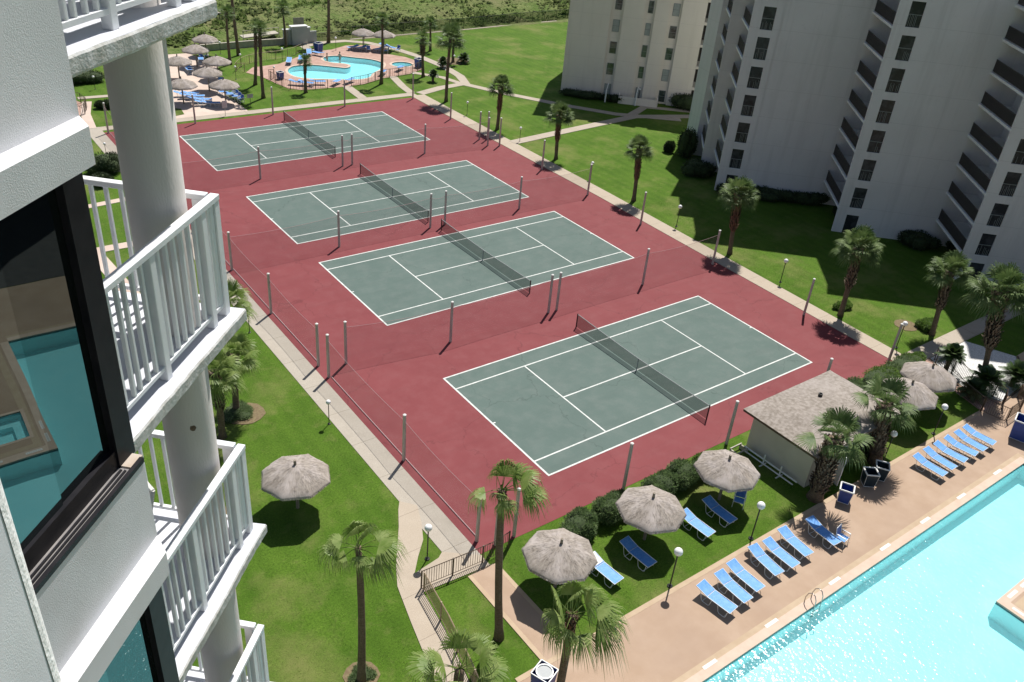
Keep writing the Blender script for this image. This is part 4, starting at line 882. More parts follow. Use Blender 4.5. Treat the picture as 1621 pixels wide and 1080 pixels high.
# ================================================================== BUSHES
def bush(name,label,cx,cy,rx,ry,h,seed,mat,n=2200,leaf=.06,rz=0,lumps=6,group=None,flat=False):
    r=random.Random(seed); root=thing(name,label,'bush',(cx,cy,0),rz,group)
    L=[(0,0,h*.45,rx*.8,ry*.8,h*.52)]
    for i in range(lumps):
        a=r.uniform(0,6.28); q=r.uniform(.35,.7); L.append((rx*q*math.cos(a),ry*q*math.sin(a),h*r.uniform(.38,.6),rx*r.uniform(.35,.5),ry*r.uniform(.35,.5),h*r.uniform(.34,.46)))
    core=MB()
    for (x,y,z,a,b,c) in L:
        prof=[(math.sin(k*math.pi/8)*.86,-math.cos(k*math.pi/8)*.86) for k in range(1,8)]
        n0=10; vs=[(x+a*p*math.cos(q*.6283),y+b*p*math.sin(q*.6283),max(.01,z+c*w)) for p,w in prof for q in range(n0)]
        fs=[(i*n0+k,i*n0+(k+1)%n0,(i+1)*n0+(k+1)%n0,(i+1)*n0+k) for i in range(6) for k in range(n0)]
        fs.append(tuple(range(60,70))); core.add(vs,fs)
    core.build('inner_twigs',M['twig'],root)
    m=MB()
    for i in range(n):
        x,y,z,a,b,c=L[r.randrange(len(L))]
        u=r.uniform(-1,1); th=r.uniform(0,6.283); s=math.sqrt(1-u*u); nrm=Vector((s*math.cos(th),s*math.sin(th),u))
        q=r.uniform(.84,1.08); p=Vector((x+a*nrm.x*q,y+b*nrm.y*q,z+c*nrm.z*q))
        if p.z<.02: p.z=.02+r.random()*.1
        t=Vector((r.uniform(-1,1),r.uniform(-1,1),r.uniform(-1,1))).cross(nrm+Vector((0,0,.4)))
        if t.length<.1: continue
        t.normalize(); o=(nrm+Vector((r.uniform(-.7,.7),r.uniform(-.7,.7),r.uniform(-.1,.6)))).normalized(); l=leaf*r.uniform(.7,1.5)
        m.add([p-t*l*.45,p+o*l*.7-t*l*.1,p+t*l*.45,p+o*l*1.5],[(0,2,3,1)])
    m.build('foliage',M[mat],root)
    return root
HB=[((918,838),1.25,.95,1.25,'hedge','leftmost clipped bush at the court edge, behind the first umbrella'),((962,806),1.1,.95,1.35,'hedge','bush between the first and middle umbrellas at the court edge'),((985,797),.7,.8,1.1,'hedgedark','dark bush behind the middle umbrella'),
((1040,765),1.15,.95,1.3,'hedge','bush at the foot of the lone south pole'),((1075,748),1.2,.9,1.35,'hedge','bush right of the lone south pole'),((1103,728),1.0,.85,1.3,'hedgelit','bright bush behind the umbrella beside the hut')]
for k,((px,py),a,b_,h,mt,t) in enumerate(HB):
    x,y=G(px,py,.5); bush('clipped_bush',t,x,-15.35 if k!=2 else y,a,b_,h,100+k,mt,n=5200,leaf=.07,group='clipped bushes along the south edge of the courts')
for k,(x,y,a,b_,h,mt,t) in enumerate([(22.0,-15.2,1.7,1.1,1.3,'hedge','bush behind the hut roof corner'),(25.0,-15.3,2.0,1.2,1.4,'hedgelit','sunny hedge at the court corner behind the rear umbrellas'),(28.0,-15.2,1.8,1.2,1.3,'hedge','hedge end beside the corner poles'),(30.0,-15.0,1.2,.9,.9,'hedgelit','low bush at the sidewalk end by the gravel bed'),(17.8,-19.0,.8,.7,1.0,'hedge','small bush at the shaggy palm behind the hut'),(33.0,-7.0,.9,.6,.5,'hedgelit','low plant beside the palm before the tower'),(36.3,-12.4,.9,.8,.7,'hedgelit','round plant beside the bare soil patch')]):
    bush('garden_bush',t,x,y,a,b_,h,120+k,mt,n=3800,leaf=.075,group='garden bushes around the hut and tower')
bush('round_plant_bed','round low groundcover bed beside the paired palms',-12.6,2.9,1.0,1.0,.28,140,'hedge',n=3600,leaf=.055,lumps=9)
bush('round_plant_bed','low plants around the foot of the tall lawn palm',-14.7,-17.0,.55,.55,.18,143,'hedge',n=1600,leaf=.05,lumps=7)
bush('garden_bush','groundcover plants cut off by the lower balcony rail',-17.4,-5.0,1.0,1.0,.35,141,'hedge',n=2500,leaf=.06,group='garden bushes around the hut and tower')
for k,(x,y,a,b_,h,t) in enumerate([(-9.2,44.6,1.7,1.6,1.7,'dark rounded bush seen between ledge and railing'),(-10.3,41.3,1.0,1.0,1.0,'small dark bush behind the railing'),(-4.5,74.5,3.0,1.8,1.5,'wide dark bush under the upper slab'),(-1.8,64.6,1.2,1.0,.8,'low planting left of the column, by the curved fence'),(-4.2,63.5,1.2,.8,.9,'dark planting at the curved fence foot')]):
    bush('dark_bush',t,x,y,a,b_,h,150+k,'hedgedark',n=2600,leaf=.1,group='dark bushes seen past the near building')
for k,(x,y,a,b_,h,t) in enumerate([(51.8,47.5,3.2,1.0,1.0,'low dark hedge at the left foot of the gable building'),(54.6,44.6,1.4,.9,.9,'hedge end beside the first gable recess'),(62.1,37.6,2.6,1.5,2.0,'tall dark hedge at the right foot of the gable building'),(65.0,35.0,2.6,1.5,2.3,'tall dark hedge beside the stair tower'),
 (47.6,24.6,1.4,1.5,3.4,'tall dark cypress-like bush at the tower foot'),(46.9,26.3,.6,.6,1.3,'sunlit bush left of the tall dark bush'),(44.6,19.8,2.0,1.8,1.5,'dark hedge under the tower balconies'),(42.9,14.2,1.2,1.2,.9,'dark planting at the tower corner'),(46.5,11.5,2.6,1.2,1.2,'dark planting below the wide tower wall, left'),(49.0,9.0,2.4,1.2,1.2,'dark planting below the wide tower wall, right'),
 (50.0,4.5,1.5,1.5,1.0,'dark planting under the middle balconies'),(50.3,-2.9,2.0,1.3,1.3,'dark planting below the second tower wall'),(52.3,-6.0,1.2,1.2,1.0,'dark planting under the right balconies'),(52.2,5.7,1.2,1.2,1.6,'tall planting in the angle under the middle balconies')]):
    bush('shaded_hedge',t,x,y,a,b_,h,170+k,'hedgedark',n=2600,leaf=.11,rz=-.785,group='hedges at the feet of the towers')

# short turf blades, nobody could count them
r=random.Random(8); m=MB()
def on_grass(x,y):
    if -24<x<-8.2 and -25<y<22:
        if y<-8.2: 
            lx=-7.95 if y>-9 else (-9.1+(y+10.2)*.45 if y>-13.6 else -11.1+(y+13.6)*.22)
            return x<lx-.1
        return True
    if -6.2<x<29 and -20.5<y<-14.1: return not (11.8<x<19.4 and y>-19.4)
    if -9.6<x<-8.0 and -20.4<y<-15: return x>-9.6+max(0,(-17.2-y))*.05
    if 31.2<x<36 and -13.3<y<16: return True
    return False
k=0
while k<85000:
    if r.random()<.55: x,y=r.uniform(-24,-8.2),r.uniform(-25,22)
    elif r.random()<.6: x,y=r.uniform(-10,29),r.uniform(-20.5,-14.1)
    else: x,y=r.uniform(31.2,36),r.uniform(-13.3,16)
    k+=1
    if not on_grass(x,y): continue
    if noise.noise((x*.9,y*.9,3))<-.25 and r.random()<.6: continue
    a=r.uniform(0,6.28); w=r.uniform(.012,.03); h=r.uniform(.012,.032); ln_=r.uniform(-.05,.05)
    dx,dy=math.cos(a)*w,math.sin(a)*w
    m.add([(x-dx,y-dy,0),(x+dx,y+dy,0),(x+ln_,y+ln_*.6,h)],[(0,1,2)])
tag(m.build('turf_blades',M['turf']),'short grass blades standing in the near lawns','grass',kind='stuff')
# dune shrubs: nobody could count them
r=random.Random(5); m=MB()
for i in range(15000):
    y=88.2+(r.random()**1.5)*95; x=r.uniform(-12,120) if y<130 else r.uniform(0,150)
    if y<duney(x)+1.6: y=duney(x)+1.8+r.random()*3
    dens=noise.noise((x*.06,y*.08,2.2))+.5*noise.noise((x*.25,y*.3,6))
    if dens<-.12 and r.random()<.75: continue
    big=dens>.22
    z=dune_h(x,y); s=r.uniform(.22,.5)*(1.6 if big else 1); hgt=s*(.95 if big else .45)
    for k in range(7):
        a=r.uniform(0,6.28); e=r.uniform(.2,1.3); dd=Vector((math.cos(a)*math.cos(e),math.sin(a)*math.cos(e),math.sin(e))); sd=Vector((-math.sin(a),math.cos(a),r.uniform(-.4,.4)))*s*.3
        p=Vector((x,y,z))+Vector((r.uniform(-.3,.3)*s,r.uniform(-.3,.3)*s,0)); q=p+Vector((dd.x*s,dd.y*s,dd.z*hgt))
        mid=p.lerp(q,.55)
        m.add([p,mid+sd,q,mid-sd],[(0,1,2,3)])
tag(m.build('dune_vegetation',M['shrub']),'low scrub and vines covering the dune behind the fence','scrub',kind='stuff')
# ================================================================== FENCES
def fence(name,label,pts,h=1.1,gap=.125,mat='bronze',post=1.9,group=None,rr=.009,z0=.04,capw=.028):
    root=thing(name,label,'fence',(pts[0][0],pts[0][1],0),group=group)
    P=[Vector((a,b,0)) for a,b in pts]
    rails=MB(); bars=MB()
    for z in (h,.12): rails.tube([p+Vector((0,0,z+z0)) for p in P],capw if z==h else .018,4)
    acc=0; 
    for a,b in zip(P[:-1],P[1:]):
        L=(b-a).length; k=max(1,int(round(L/gap)))
        for i in range(k):
            p=a.lerp(b,i/k); bars.box(p.x-rr,p.x+rr,p.y-rr,p.y+rr,z0+.1,z0+h)
    # posts by running length
    tot=sum((b-a).length for a,b in zip(P[:-1],P[1:])); npst=max(1,int(round(tot/post))); 
    for i in range(npst+1):
        d=tot*i/npst; 
        for a,b in zip(P[:-1],P[1:]):
            L=(b-a).length
            if d<=L+1e-6: p=a.lerp(b,min(1,d/L)); break
            d-=L
        m=MB(); m.box(p.x-.03,p.x+.03,p.y-.03,p.y+.03,0,z0+h+.04); m.build('post',M[mat],root,world=True)
    rails.build('rails',M[mat],root,world=True); bars.build('bars',M[mat],root,world=True)
    return root
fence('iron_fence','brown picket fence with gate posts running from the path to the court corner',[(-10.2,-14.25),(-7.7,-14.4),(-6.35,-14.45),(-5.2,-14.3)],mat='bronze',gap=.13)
fence('iron_fence','sunlit tan picket fence along the path below the tall palm',[(-10.15,-14.4),(-10.5,-17.0),(-11.0,-19.6),(-12.1,-24.0),(-14,-31)],mat='sunlitpale',gap=.11,rr=.011)  # same brown metal as the run above, sunlight put into the colour
fence('iron_fence','dark picket fence curving along the brick path beside the gravel bed',[(31.4,-15.9),(31.5,-16.5),(30.5,-17.6),(29.7,-18.7),(28.95,-20.7)],mat='bronze',gap=.12,group='fences beside the gravel bed')
fence('iron_fence','picket gate panels at the corner of the pool deck beside the gravel bed',[(28.95,-20.75),(29.2,-22.2),(31.6,-22.1),(33,-21.2)],mat='bronze',gap=.13,group='fences beside the gravel bed')
fence('iron_fence','second picket railing on the bed side of the brick path',[(32.3,-15.4),(31.9,-17),(31.3,-18.6),(31.5,-20.9),(30.6,-21.3)],mat='bronze',gap=.13,group='fences beside the gravel bed')
fence('pool_fence','brown picket fence curving along the near side of the far pool, left of the gate',smoothpoly([(17.5,69.0),(16.8,67.2),(16.95,65.0),(17.4,63.5),(18.8,62.9),(21,62.6),(23.9,62.5)],sub=4)[:-6],mat='bronze',gap=.3,post=1.5,group='fences of the far pool',rr=.012)
fence('pool_fence','brown picket fence on the near side of the far pool, right of the gate',[(25.2,62.4),(27.2,62.8),(29.7,63.8),(31.2,64.5),(33.0,64.6),(35.6,65.3),(38.6,67.0)],mat='bronze',gap=.3,post=1.5,group='fences of the far pool',rr=.012)
fence('pool_fence','pale topped fence looping round the rear of the far pool',smoothpoly([(15.2,73.0),(15.6,75.4),(17.7,77.0),(20.1,77.6),(22.4,78.0),(24.6,79.0),(27.4,81.3),(29.6,81.6),(32.3,81.3)],sub=3)[:-6],mat='sunlitpale',gap=.5,post=2.2,group='fences of the far pool',rr=.01)
fence('pool_fence','small curved fence seen beyond the ledge at the far left',[(-9.5,68.5),(-7.5,68.0),(-6.3,66.2),(-6.1,64.2),(-6.9,61.8),(-9.0,60.2)],mat='bronze',gap=.3,post=1.5,group='fences of the far pool',rr=.012)
# dune line fence
def linkfence(label,pts,h,post=2.6):
    root=thing('chain_link_fence',label,'fence',(pts[0][0],pts[0][1],0),group='fences at the foot of the dune'); m=MB(); rl=MB()
    P=[Vector((a,b,0)) for a,b in pts]
    for a,b in zip(P[:-1],P[1:]):
        m.add([(a.x,a.y,.05),(b.x,b.y,.05),(b.x,b.y,h),(a.x,a.y,h)],[(0,1,2,3)]); rl.tube([(a.x,a.y,h),(b.x,b.y,h)],.025,4)
        k=max(1,int((b-a).length/post))
        for i in range(k):
            p=a.lerp(b,i/k); q=MB(); q.tube([(p.x,p.y,0),(p.x,p.y,h+.05)],.035,5); q.build('post',M['black'],root,world=True)
    m.build('mesh',M['darkscreen'],root,world=True); rl.build('top_rail',M['black'],root,world=True)
linkfence('green chain link fence at the dune foot right of the beach path',[(37.5,86.4),(44,86.8),(59,87.6),(72,89.0),(83.5,89.6),(100,90.5)],1.75)
linkfence('low dark fence at the dune foot behind the far umbrellas',[(29.2,85.9),(33.5,86.0),(37.3,86.3)],1.2)
pave('dune_kerb',strip([(36.8,85.7),(44.4,86.3),(59,87.0),(72,88.4),(83.2,88.9),(100,89.8)],.45),M['walk'],.05)
m=MB(); P=strip([(13.5,84.9),(21,85.4),(26.2,85.5)],.35); m.prism(P,0,.9); o=m.build('retaining_wall',M['weathered']); tag(o,'low weathered wall between the far grass and the dune','wall')
r0=thing('boardwalk','pale weathered boardwalk ramp running over the dune left of the shower wall','boardwalk',(22,87,0))
m=MB(); m.add([(20.5,87.0,.95),(26.5,88.4,.95),(26.5,89.9,1.0),(20.5,88.5,1.0),(20.5,87.0,.8),(26.5,88.4,.8),(26.5,89.9,.85),(20.5,88.5,.85)],[(0,1,2,3),(7,6,5,4),(0,4,5,1),(1,5,6,2),(2,6,7,3),(3,7,4,0)])
m.build('planks',M['weathered'],r0,world=True); m=MB()
m.add([(20.2,97.5,2.3),(21.2,97.5,2.3),(17.5,104,3.0),(16.5,104,3.0),(20.2,97.5,2.15),(21.2,97.5,2.15),(17.5,104,2.85),(16.5,104,2.85)],[(0,1,2,3),(7,6,5,4),(0,4,5,1),(1,5,6,2),(2,6,7,3),(3,7,4,0)])
m.build('planks',M['weathered'],r0,world=True)
m=MB(); m.tube([(20.5,87.0,1.9),(26.5,88.4,1.8)],.04,4); m.tube([(20.5,87.0,0),(20.5,87.0,1.9)],.05,4); m.tube([(23.5,87.7,0),(23.5,87.7,1.85)],.05,4); m.tube([(26.5,88.4,0),(26.5,88.4,1.8)],.05,4); m.build('handrail',M['weathered'],r0,world=True)
# beach shower / pump enclosure
r0=thing('shower_wall','grey stepped shower wall with white caps behind the far pool','shower',(28.2,84.9,0))
m=MB(); m.box(27.0,29.4,84.7,85.5,0,2.55); m.box(25.9,27.0,85.1,85.5,0,2.1); m.box(29.4,30.0,85.1,85.5,0,2.25); m.box(30.0,31.1,85.25,85.5,.0,1.7); m.build('wall',M['greybox'],r0,world=True)
m=MB(); m.box(26.9,29.5,84.6,85.6,2.55,2.65); m.box(25.8,26.98,85.0,85.6,2.1,2.2); m.box(29.52,30.1,85.0,85.6,2.25,2.35); m.build('cap',M['white'],r0,world=True)
m=MB(); m.tube([(26.4,84.95,0),(26.4,84.95,1.9),(26.4,84.7,2.0)],.04,5); m.build('shower_pipe',M['steel'],r0,world=True)
r0=thing('notice_board','small pale grey notice board on two posts above the shower wall on the dune','sign',(30.2,89.5,.6))
m=MB(); m.box(-.8,.8,-.03,.03,1.1,2.2); m.build('board',M['weathered'],r0); m=MB(); m.box(-.85,-.75,.03,.1,-.4,2.2); m.box(.75,.85,.03,.1,-.4,2.2); m.build('posts',M['weathered'],r0)
# small signs along the north court edge
x,y=G(357,184); r0=thing('court_sign','white blank sign board on a thin pole beside the farthest court','sign',(x,y,0)); m=MB(); m.tube([(0,0,0),(0,0,1.7)],.03,5); m.build('pole',M['polewood'],r0); m=MB(); m.box(-.28,.28,-.05,-.03,.95,1.75); m.build('board',M['white'],r0)
x,y=G(397,170); r0=thing('court_sign','small pale green sign on a post on the grass beside the crossing palms','sign',(x,y,0)); m=MB(); m.tube([(0,0,0),(0,0,1.5)],.03,5); m.build('pole',M['black'],r0); m=MB(); m.box(-.35,.35,-.05,-.03,1.1,1.55); m.build('board',M['blind'],r0)
x,y=G(434,178); 

# ================================================================== HUT
r0=thing('pump_hut','pale flat roofed pool hut with grey roofing and an open side door','hut',(15.8,-17.0,0))
m=MB(); t=.18
m.box(12.0,19.2,-15.2,-15.0,0,2.45); m.box(12.0,12.0+t,-19.3,-15.2,0,2.45); m.box(19.2-t,19.2,-19.3,-15.2,0,2.45)
m.box(12.0+t,14.1,-19.3,-19.3+t,0,2.45); m.box(15.1,16.2,-19.3,-19.3+t,0,2.45); m.box(17.3,19.2-t,-19.3,-19.3+t,0,2.45)
m.box(14.1,15.1,-19.3,-19.3+t,2.1,2.45); m.box(16.2,17.3,-19.3,-19.3+t,2.1,2.45); m.build('wall',M['hutwall'],r0,world=True)
m=MB(); cx0,cx1,cy0,cy1=11.55,19.95,-19.75,-14.45
nx_,ny_=24,16; vs=[];fs=[]
for j in range(ny_+1):
    for i in range(nx_+1):
        x=cx0+(cx1-cx0)*i/nx_; y=cy0+(cy1-cy0)*j/ny_
        d=min((x-cx0),(cx1-x),(y-cy0),(cy1-y)); z=2.62+min(d,2.4)*.11+.02*noise.noise((x*1.3,y*1.3,0))
        vs.append((x,y,z))
for j in range(ny_):
    for i in range(nx_): a=j*(nx_+1)+i; fs.append((a,a+1,a+nx_+2,a+nx_+1))
m.add(vs,fs); rf=m.build('roof',M['roofing'],r0,world=True,smooth=True)
m=MB(); m.prism(rect(cx0+.01,cx1-.01,cy0+.01,cy1-.01),2.46,2.6); m.build('fascia',M['bronze'],r0,world=True)
m=MB(); m.lathe([(.13,2.8),(.13,2.98),(.08,2.98),(.08,2.9)],12,16.6,-16.1); m.build('roof_vent',M['black'],r0,world=True)
m=MB(); c_,s_=math.cos(-1.9),math.sin(-1.9)
F=lambda a,b,c: (15.1+a*c_-b*s_-1.0,-19.32+a*s_+b*c_,c)
m.fbox(F,0,.98,-.03,.03,.03,2.08); m.build('door',M['white'],r0,world=True)
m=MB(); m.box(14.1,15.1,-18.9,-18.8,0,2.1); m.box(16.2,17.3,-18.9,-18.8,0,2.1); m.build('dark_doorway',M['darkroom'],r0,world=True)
r0=thing('pipe_rack','white pipes on low stands along the hut side wall','pipes',(11.6,-17.2,0))
m=MB(); m.tube([(11.55,-15.2,.35),(11.6,-19.0,.35)],.05,6); m.tube([(11.4,-15.3,.18),(11.42,-18.9,.18)],.04,6)
for y in (-16.7,-17.9): m.tube([(11.5,y,0),(11.5,y,.75)],.05,5); m.tube([(11.2,y,.02),(11.8,y,.02)],.05,5)
m.build('pipes',M['white'],r0,world=True)
r0=thing('step_frame','weathered low wooden frame at the hut corner below the court pole','frame',(11.0,-15.0,0))
m=MB(); m.box(10.6,11.6,-14.95,-14.88,.3,.38); m.box(10.6,11.6,-15.5,-15.43,.3,.38); m.box(10.6,10.68,-15.5,-14.88,0,.3); m.box(11.5,11.58,-15.5,-14.88,0,.3); m.build('frame_bars',M['weathered'],r0,world=True)

# ================================================================== BUILDINGS
W_=Vector((math.cos(R_(-44.5)),math.sin(R_(-44.5)),0)); V_=Vector((math.cos(R_(46.0)),math.sin(R_(46.0)),0))
HB_=24.6
r0=thing('apartment_tower','large pale grey apartment tower in shade, saw-tooth walls with balcony recesses','building',(48,8,0))
Cs=[Vector((48.95,24.54,0)),Vector((45.85,20.62,0)),Vector((42.84,15.68,0)),Vector((45.55,3.12,0)),Vector((46.7,-8.65,0)),Vector((47.9,-20.5,0))]
Es=[Vector((49.3,24.2,0)),Vector((46.7,19.8,0)),Vector((50.4,8.25,0)),Vector((51.9,-3.2,0)),Vector((53.3,-15.1,0)),Vector((54.5,-27.0,0))]
DP=2.7
core=[]
for i in range(6):
    I=Cs[i]+W_*DP; J=Es[i]+W_*DP
    if i>=2: core.append(tuple(I.xy))
    core.append(tuple(J.xy)) 
core=[(p[0],p[1]) for p in core]
back=[(60,-40),(80,-20),(72,8),(60,30),(54,30.5)]
m=MB(); m.prism(core+back,0,HB_); m.build('wall',M['towerwall'],r0,world=True)
tops=[4.55+2.72*k for k in range(-1,7)]+[23.59]
def finwall(Cc,L,openings=True,name='side_wall'):
    F=lambda a,b,c: tuple(Cc+W_*a+V_*b+Vector((0,0,c)))
    m=MB(); t=.2
    if openings:
        m.fbox(F,0,.95,0,t,0,HB_+.5); m.fbox(F,2.1,L,0,t,0,HB_+.5); lo=0
        for k,tp in enumerate(tops):
            bot=max(0,tp-2.05)
            if bot>lo+.01: m.fbox(F,.95,2.1,0,t,lo,bot)
            lo=tp
        m.fbox(F,.95,2.1,0,t,lo,HB_+.5)
    else: m.fbox(F,0,L,0,t,0,HB_+.5)
    m.build(name,M['towerwall'],r0,world=True)
for i in range(6):
    if i<2: finwall(Cs[i],(Es[i]-Cs[i]).length+DP,False)
    else: finwall(Cs[i],max(3.2,DP+.05)); 
# walls E->J already in core line; extend outer wall skins from opening recess to wall end
for i in range(2,6):
    F=lambda a,b,c: tuple(Cs[i]+W_*a+V_*b+Vector((0,0,c)))
    L=(Es[i]-Cs[i]).length; m=MB(); m.fbox(F,3.25,L+DP,.0,.25,0,HB_+.5); m.build('wall_panel',M['towerwall'],r0,world=True)
rr=random.Random(9)
ui=0
for i in range(5):
    a=Es[i]; b=Cs[i+1]; fwd=(b-a); L=fwd.length; u=fwd.normalized()
    F=lambda x,y,c: tuple(a+u*x+W_*y+Vector((0,0,c)))
    for k in range(8):
        z=2.55+2.70*k
        m=MB(); m.fbox(F,.003,L-.003,-.05,DP,z-.2,z); sl=m.build('balcony_slab',M['slabedge'],r0,world=True)
        m=MB(); m.fbox(F,.02,L-.02,.06,.10,z+1.0,z+1.06); m.fbox(F,.02,L-.02,.06,.10,z+.08,z+.12)
        q=int(L/.1)
        for s in range(q): m.fbox(F,.04+s*L/q,.04+s*L/q+.045,.065,.095,z+.12,z+1.0)
        m.build('balcony_rail',M['darkrail'],r0,world=True)
        if i>=1:
            G_=lambda x,y,c: tuple(b+W_*x+V_*y+Vector((0,0,c)))
            zt_=4.55+2.72*(k); zb_=zt_-2.05
            if k==0:
                m=MB(); m.fbox(G_,.952,2.098,.10,.16,.0,1.83); m.build('window',M['openingshade'],r0,world=True)  # same dark filling for the ground floor opening
            m=MB(); m.fbox(G_,.952,2.098,.10,.16,zb_,zt_); wn=m.build('window',M['openingshade'],r0,world=True)  # dark panel added in the side opening to give its shaded look
            q_=MB(); lim=rr.choice((.5,.9,1.0,.0))
            for s in range(8):
                if rr.random()<.25: continue
                x0=1.0+s*.135+rr.uniform(-.02,.02); top=rr.uniform(.5,1.0) if lim else .98
                q_.fbox(G_,x0,x0+.028,.07,.095,zb_+.05,zb_+.05+top)
            q_.fbox(G_,.96,2.09,.07,.095,zb_+.98,zb_+1.03)
            m=MB(); m.v=[(x-r0.location.x,y-r0.location.y,zz) for x,y,zz in q_.v]; m.f=q_.f; o=m.build('opening_rail',M['sash'],r0); o.parent=wn
        m=MB(); m.fbox(F,L*.2,L*.2+3.0,DP-.04,DP-.01,z+.02,z+2.15); m.build('glass_door',M['pane'],r0,world=True)
# patio chairs and tables on the tower balconies
def patio_chair():
    r=thing('patio_chair','c','chair',(0,0,0)); m=MB()
    for sx in (-.24,.24):
        m.tube([(sx,-.25,0),(sx,-.22,.62),(sx,.2,.62)],.022,5); m.tube([(sx,.26,0),(sx,.2,.42),(sx,.34,.9)],.022,5)
    m.tube([(-.24,.34,.9),(0,.37,.96),(.24,.34,.9)],.022,5); m.build('frame',M['white'],r)
    m=MB(); m.box(-.24,.24,-.24,.2,.40,.43)
    for k in range(7): x=-.2+k*.066; m.add([(x-.016,.2,.43),(x+.016,.2,.43),(x+.016,.36,.93),(x-.016,.36,.93)],[(0,1,2,3)])
    m.build('seat',M['white'],r); return r
pch=patio_chair(); nch=0
def put_patio(loc,rz,lab,grp='white patio chairs on the tower balconies'):
    global nch
    nch+=1
    if nch==1: pch.location=loc; pch.rotation_euler=(0,0,rz); tag(pch,lab,'chair',grp); return
    dup(pch,loc,rz,lab,grp)
bays=['second','middle','right']
fl=['first','second','third','fourth','fifth','sixth','seventh','eighth']
for bi,i in enumerate((1,2,3)):
    a=Es[i]; b=Cs[i+1]; u=(b-a).normalized(); L=(b-a).length
    for k in range(7):
        if rr.random()<.30: continue
        s=L-rr.uniform(.7,1.4); d=rr.uniform(.7,1.6); p=a+u*s+W_*d
        put_patio((p.x,p.y,2.552+2.70*k),rr.uniform(0,6),'white patio chair on the %s floor balcony of the %s bay of the grey tower'%(fl[k],bays[bi]))
        if rr.random()<.6:
            p=a+u*(s-1.7)+W_*(d+.1); put_patio((p.x,p.y,2.552+2.70*k),rr.uniform(0,6),'farther white patio chair, %s floor balcony, %s bay of the grey tower'%(fl[k],bays[bi]))
x,y=G(1556,425); put_patio((x-.3,y+.3,0),1,'blue shaded patio chair on the ground at the right tower corner')

# gable building
A0=Vector((50.5,50.7,0)); WA=Vector((math.cos(R_(-45)),math.sin(R_(-45)),0)); VA=Vector((math.cos(R_(45)),math.sin(R_(45)),0)); HA=21.5
r1=thing('gable_building','cream apartment building end wall with three recessed window strips','building',tuple(A0))
FA=lambda a,b,c: tuple(A0+WA*a+VA*b+Vector((0,0,c)))
m=MB(); m.fbox(FA,.02,17.0,.4,16,0,HA); m.fbox(FA,17.02,21.5,3.4,16,0,HA); m.build('wall',M['cream'],r1,world=True)
pan=[(0,5.35),(6.95,9.6),(10.95,12.75),(14.25,17.3)]
for a,b in pan: m=MB(); m.fbox(FA,a,b,0,.5,0,HA+.2); m.build('wall_panel',M['cream'],r1,world=True)
for s0,s1 in ((5.78,6.66),(10.0,10.66),(13.12,14.0)):
    for k in range(8):
        tp=1.78+2.745*k; 
        if tp>HA: continue
        f=MB(); f.fbox(FA,s0,s1,.36,.395,tp-1.52,tp); wn=f.build('window',M['sash'],r1,world=True)
        rp='blind' if (k*7+int(s0))%5<2 else 'pane'
        g=MB(); 
        for z0,z1 in ((tp-1.48,tp-.80),(tp-.74,tp-.05)): g.fbox(FA,s0+.05,s1-.05,.33,.355,z0,z1)
        pn=MB(); pn.v=[(x-A0.x,y-A0.y,z) for x,y,z in g.v]; pn.f=g.f; o=pn.build('pane',M[rp]); o.parent=wn
m=MB(); m.fbox(FA,18.75,19.4,-.1,.5,0,HA+.2)
for k in range(8):
    z=2.6+2.745*k; m.fbox(FA,17.31,18.74,-.05,3.4,z-.22,z+.12)
m.build('stair_gallery',M['cream'],r1,world=True)
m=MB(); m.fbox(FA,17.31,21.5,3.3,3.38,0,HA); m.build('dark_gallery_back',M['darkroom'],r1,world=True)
for k in range(8):
    z=2.6+2.745*k; m=MB(); m.fbox(FA,17.4,18.7,.02,.05,z+1.0,z+1.06); 
    for s in range(9): m.fbox(FA,17.42+s*.15,17.44+s*.15,.02,.04,z+.12,z+1.0)
    m.build('gallery_rail',M['darkrail'],r1,world=True)
m=MB(); m.fbox(FA,8.0,13.0,-2.0,-1.85,0,.95); m.fbox(FA,7.9,8.05,-2.0,-.3,0,.95); m.fbox(FA,12.95,13.1,-2.0,-.3,0,.95); tag(m.build('low_porch_wall',M['cream']),'low cream wall in the shade before the gable building','wall')
for s in (6.2,10.2):
    m=MB(); m.tube([FA(s,-2.2,0),FA(s,-2.15,1.6)],.1,6); m.tube([FA(s,-2.15,1.5),FA(s+.1,-.3,2.0)],.06,5); tag(m.build('drain_pipe',M['white']),'white pipe stand before the gable building, %s'%('left of two' if s<8 else 'right of two'),'pipe')

# ================================================================== NEAR BUILDING (balconies at the left)
az=R_(45.6); U=Vector((math.cos(az),math.sin(az),0)); NN=Vector((math.sin(az),-math.cos(az),0))
def L(u,n,z): return tuple(CAM+U*u+NN*n+Vector((0,0,z)))
base=Vector(L(0,-6,0)); base.z=0
nb=thing('near_building','white stucco apartment building with railed balconies and a round column','building',tuple(base))
FL=2.68; Z0=-1.34; ZG=-31.0
wn_=-2.47; ue=3.62
levels=[2,1,0,-1,-2,-3,-4,-5,-6]   # slab tops at Z0 + FL*k
levz=[Z0+FL*k for k in levels]
# main window wall: solid parts between the windows
m=MB()
wt=-1.56  # relative to slab top of the level: window head is under the ledge
tops_=[]
for z in levz:
    m.fbox(L,-.6,ue,wn_-.35,wn_,z-.02,z+.61)   # spandrel below window of this level
    m.fbox(L,-.6,ue,wn_-.35,wn_,z-.20,z-.02)
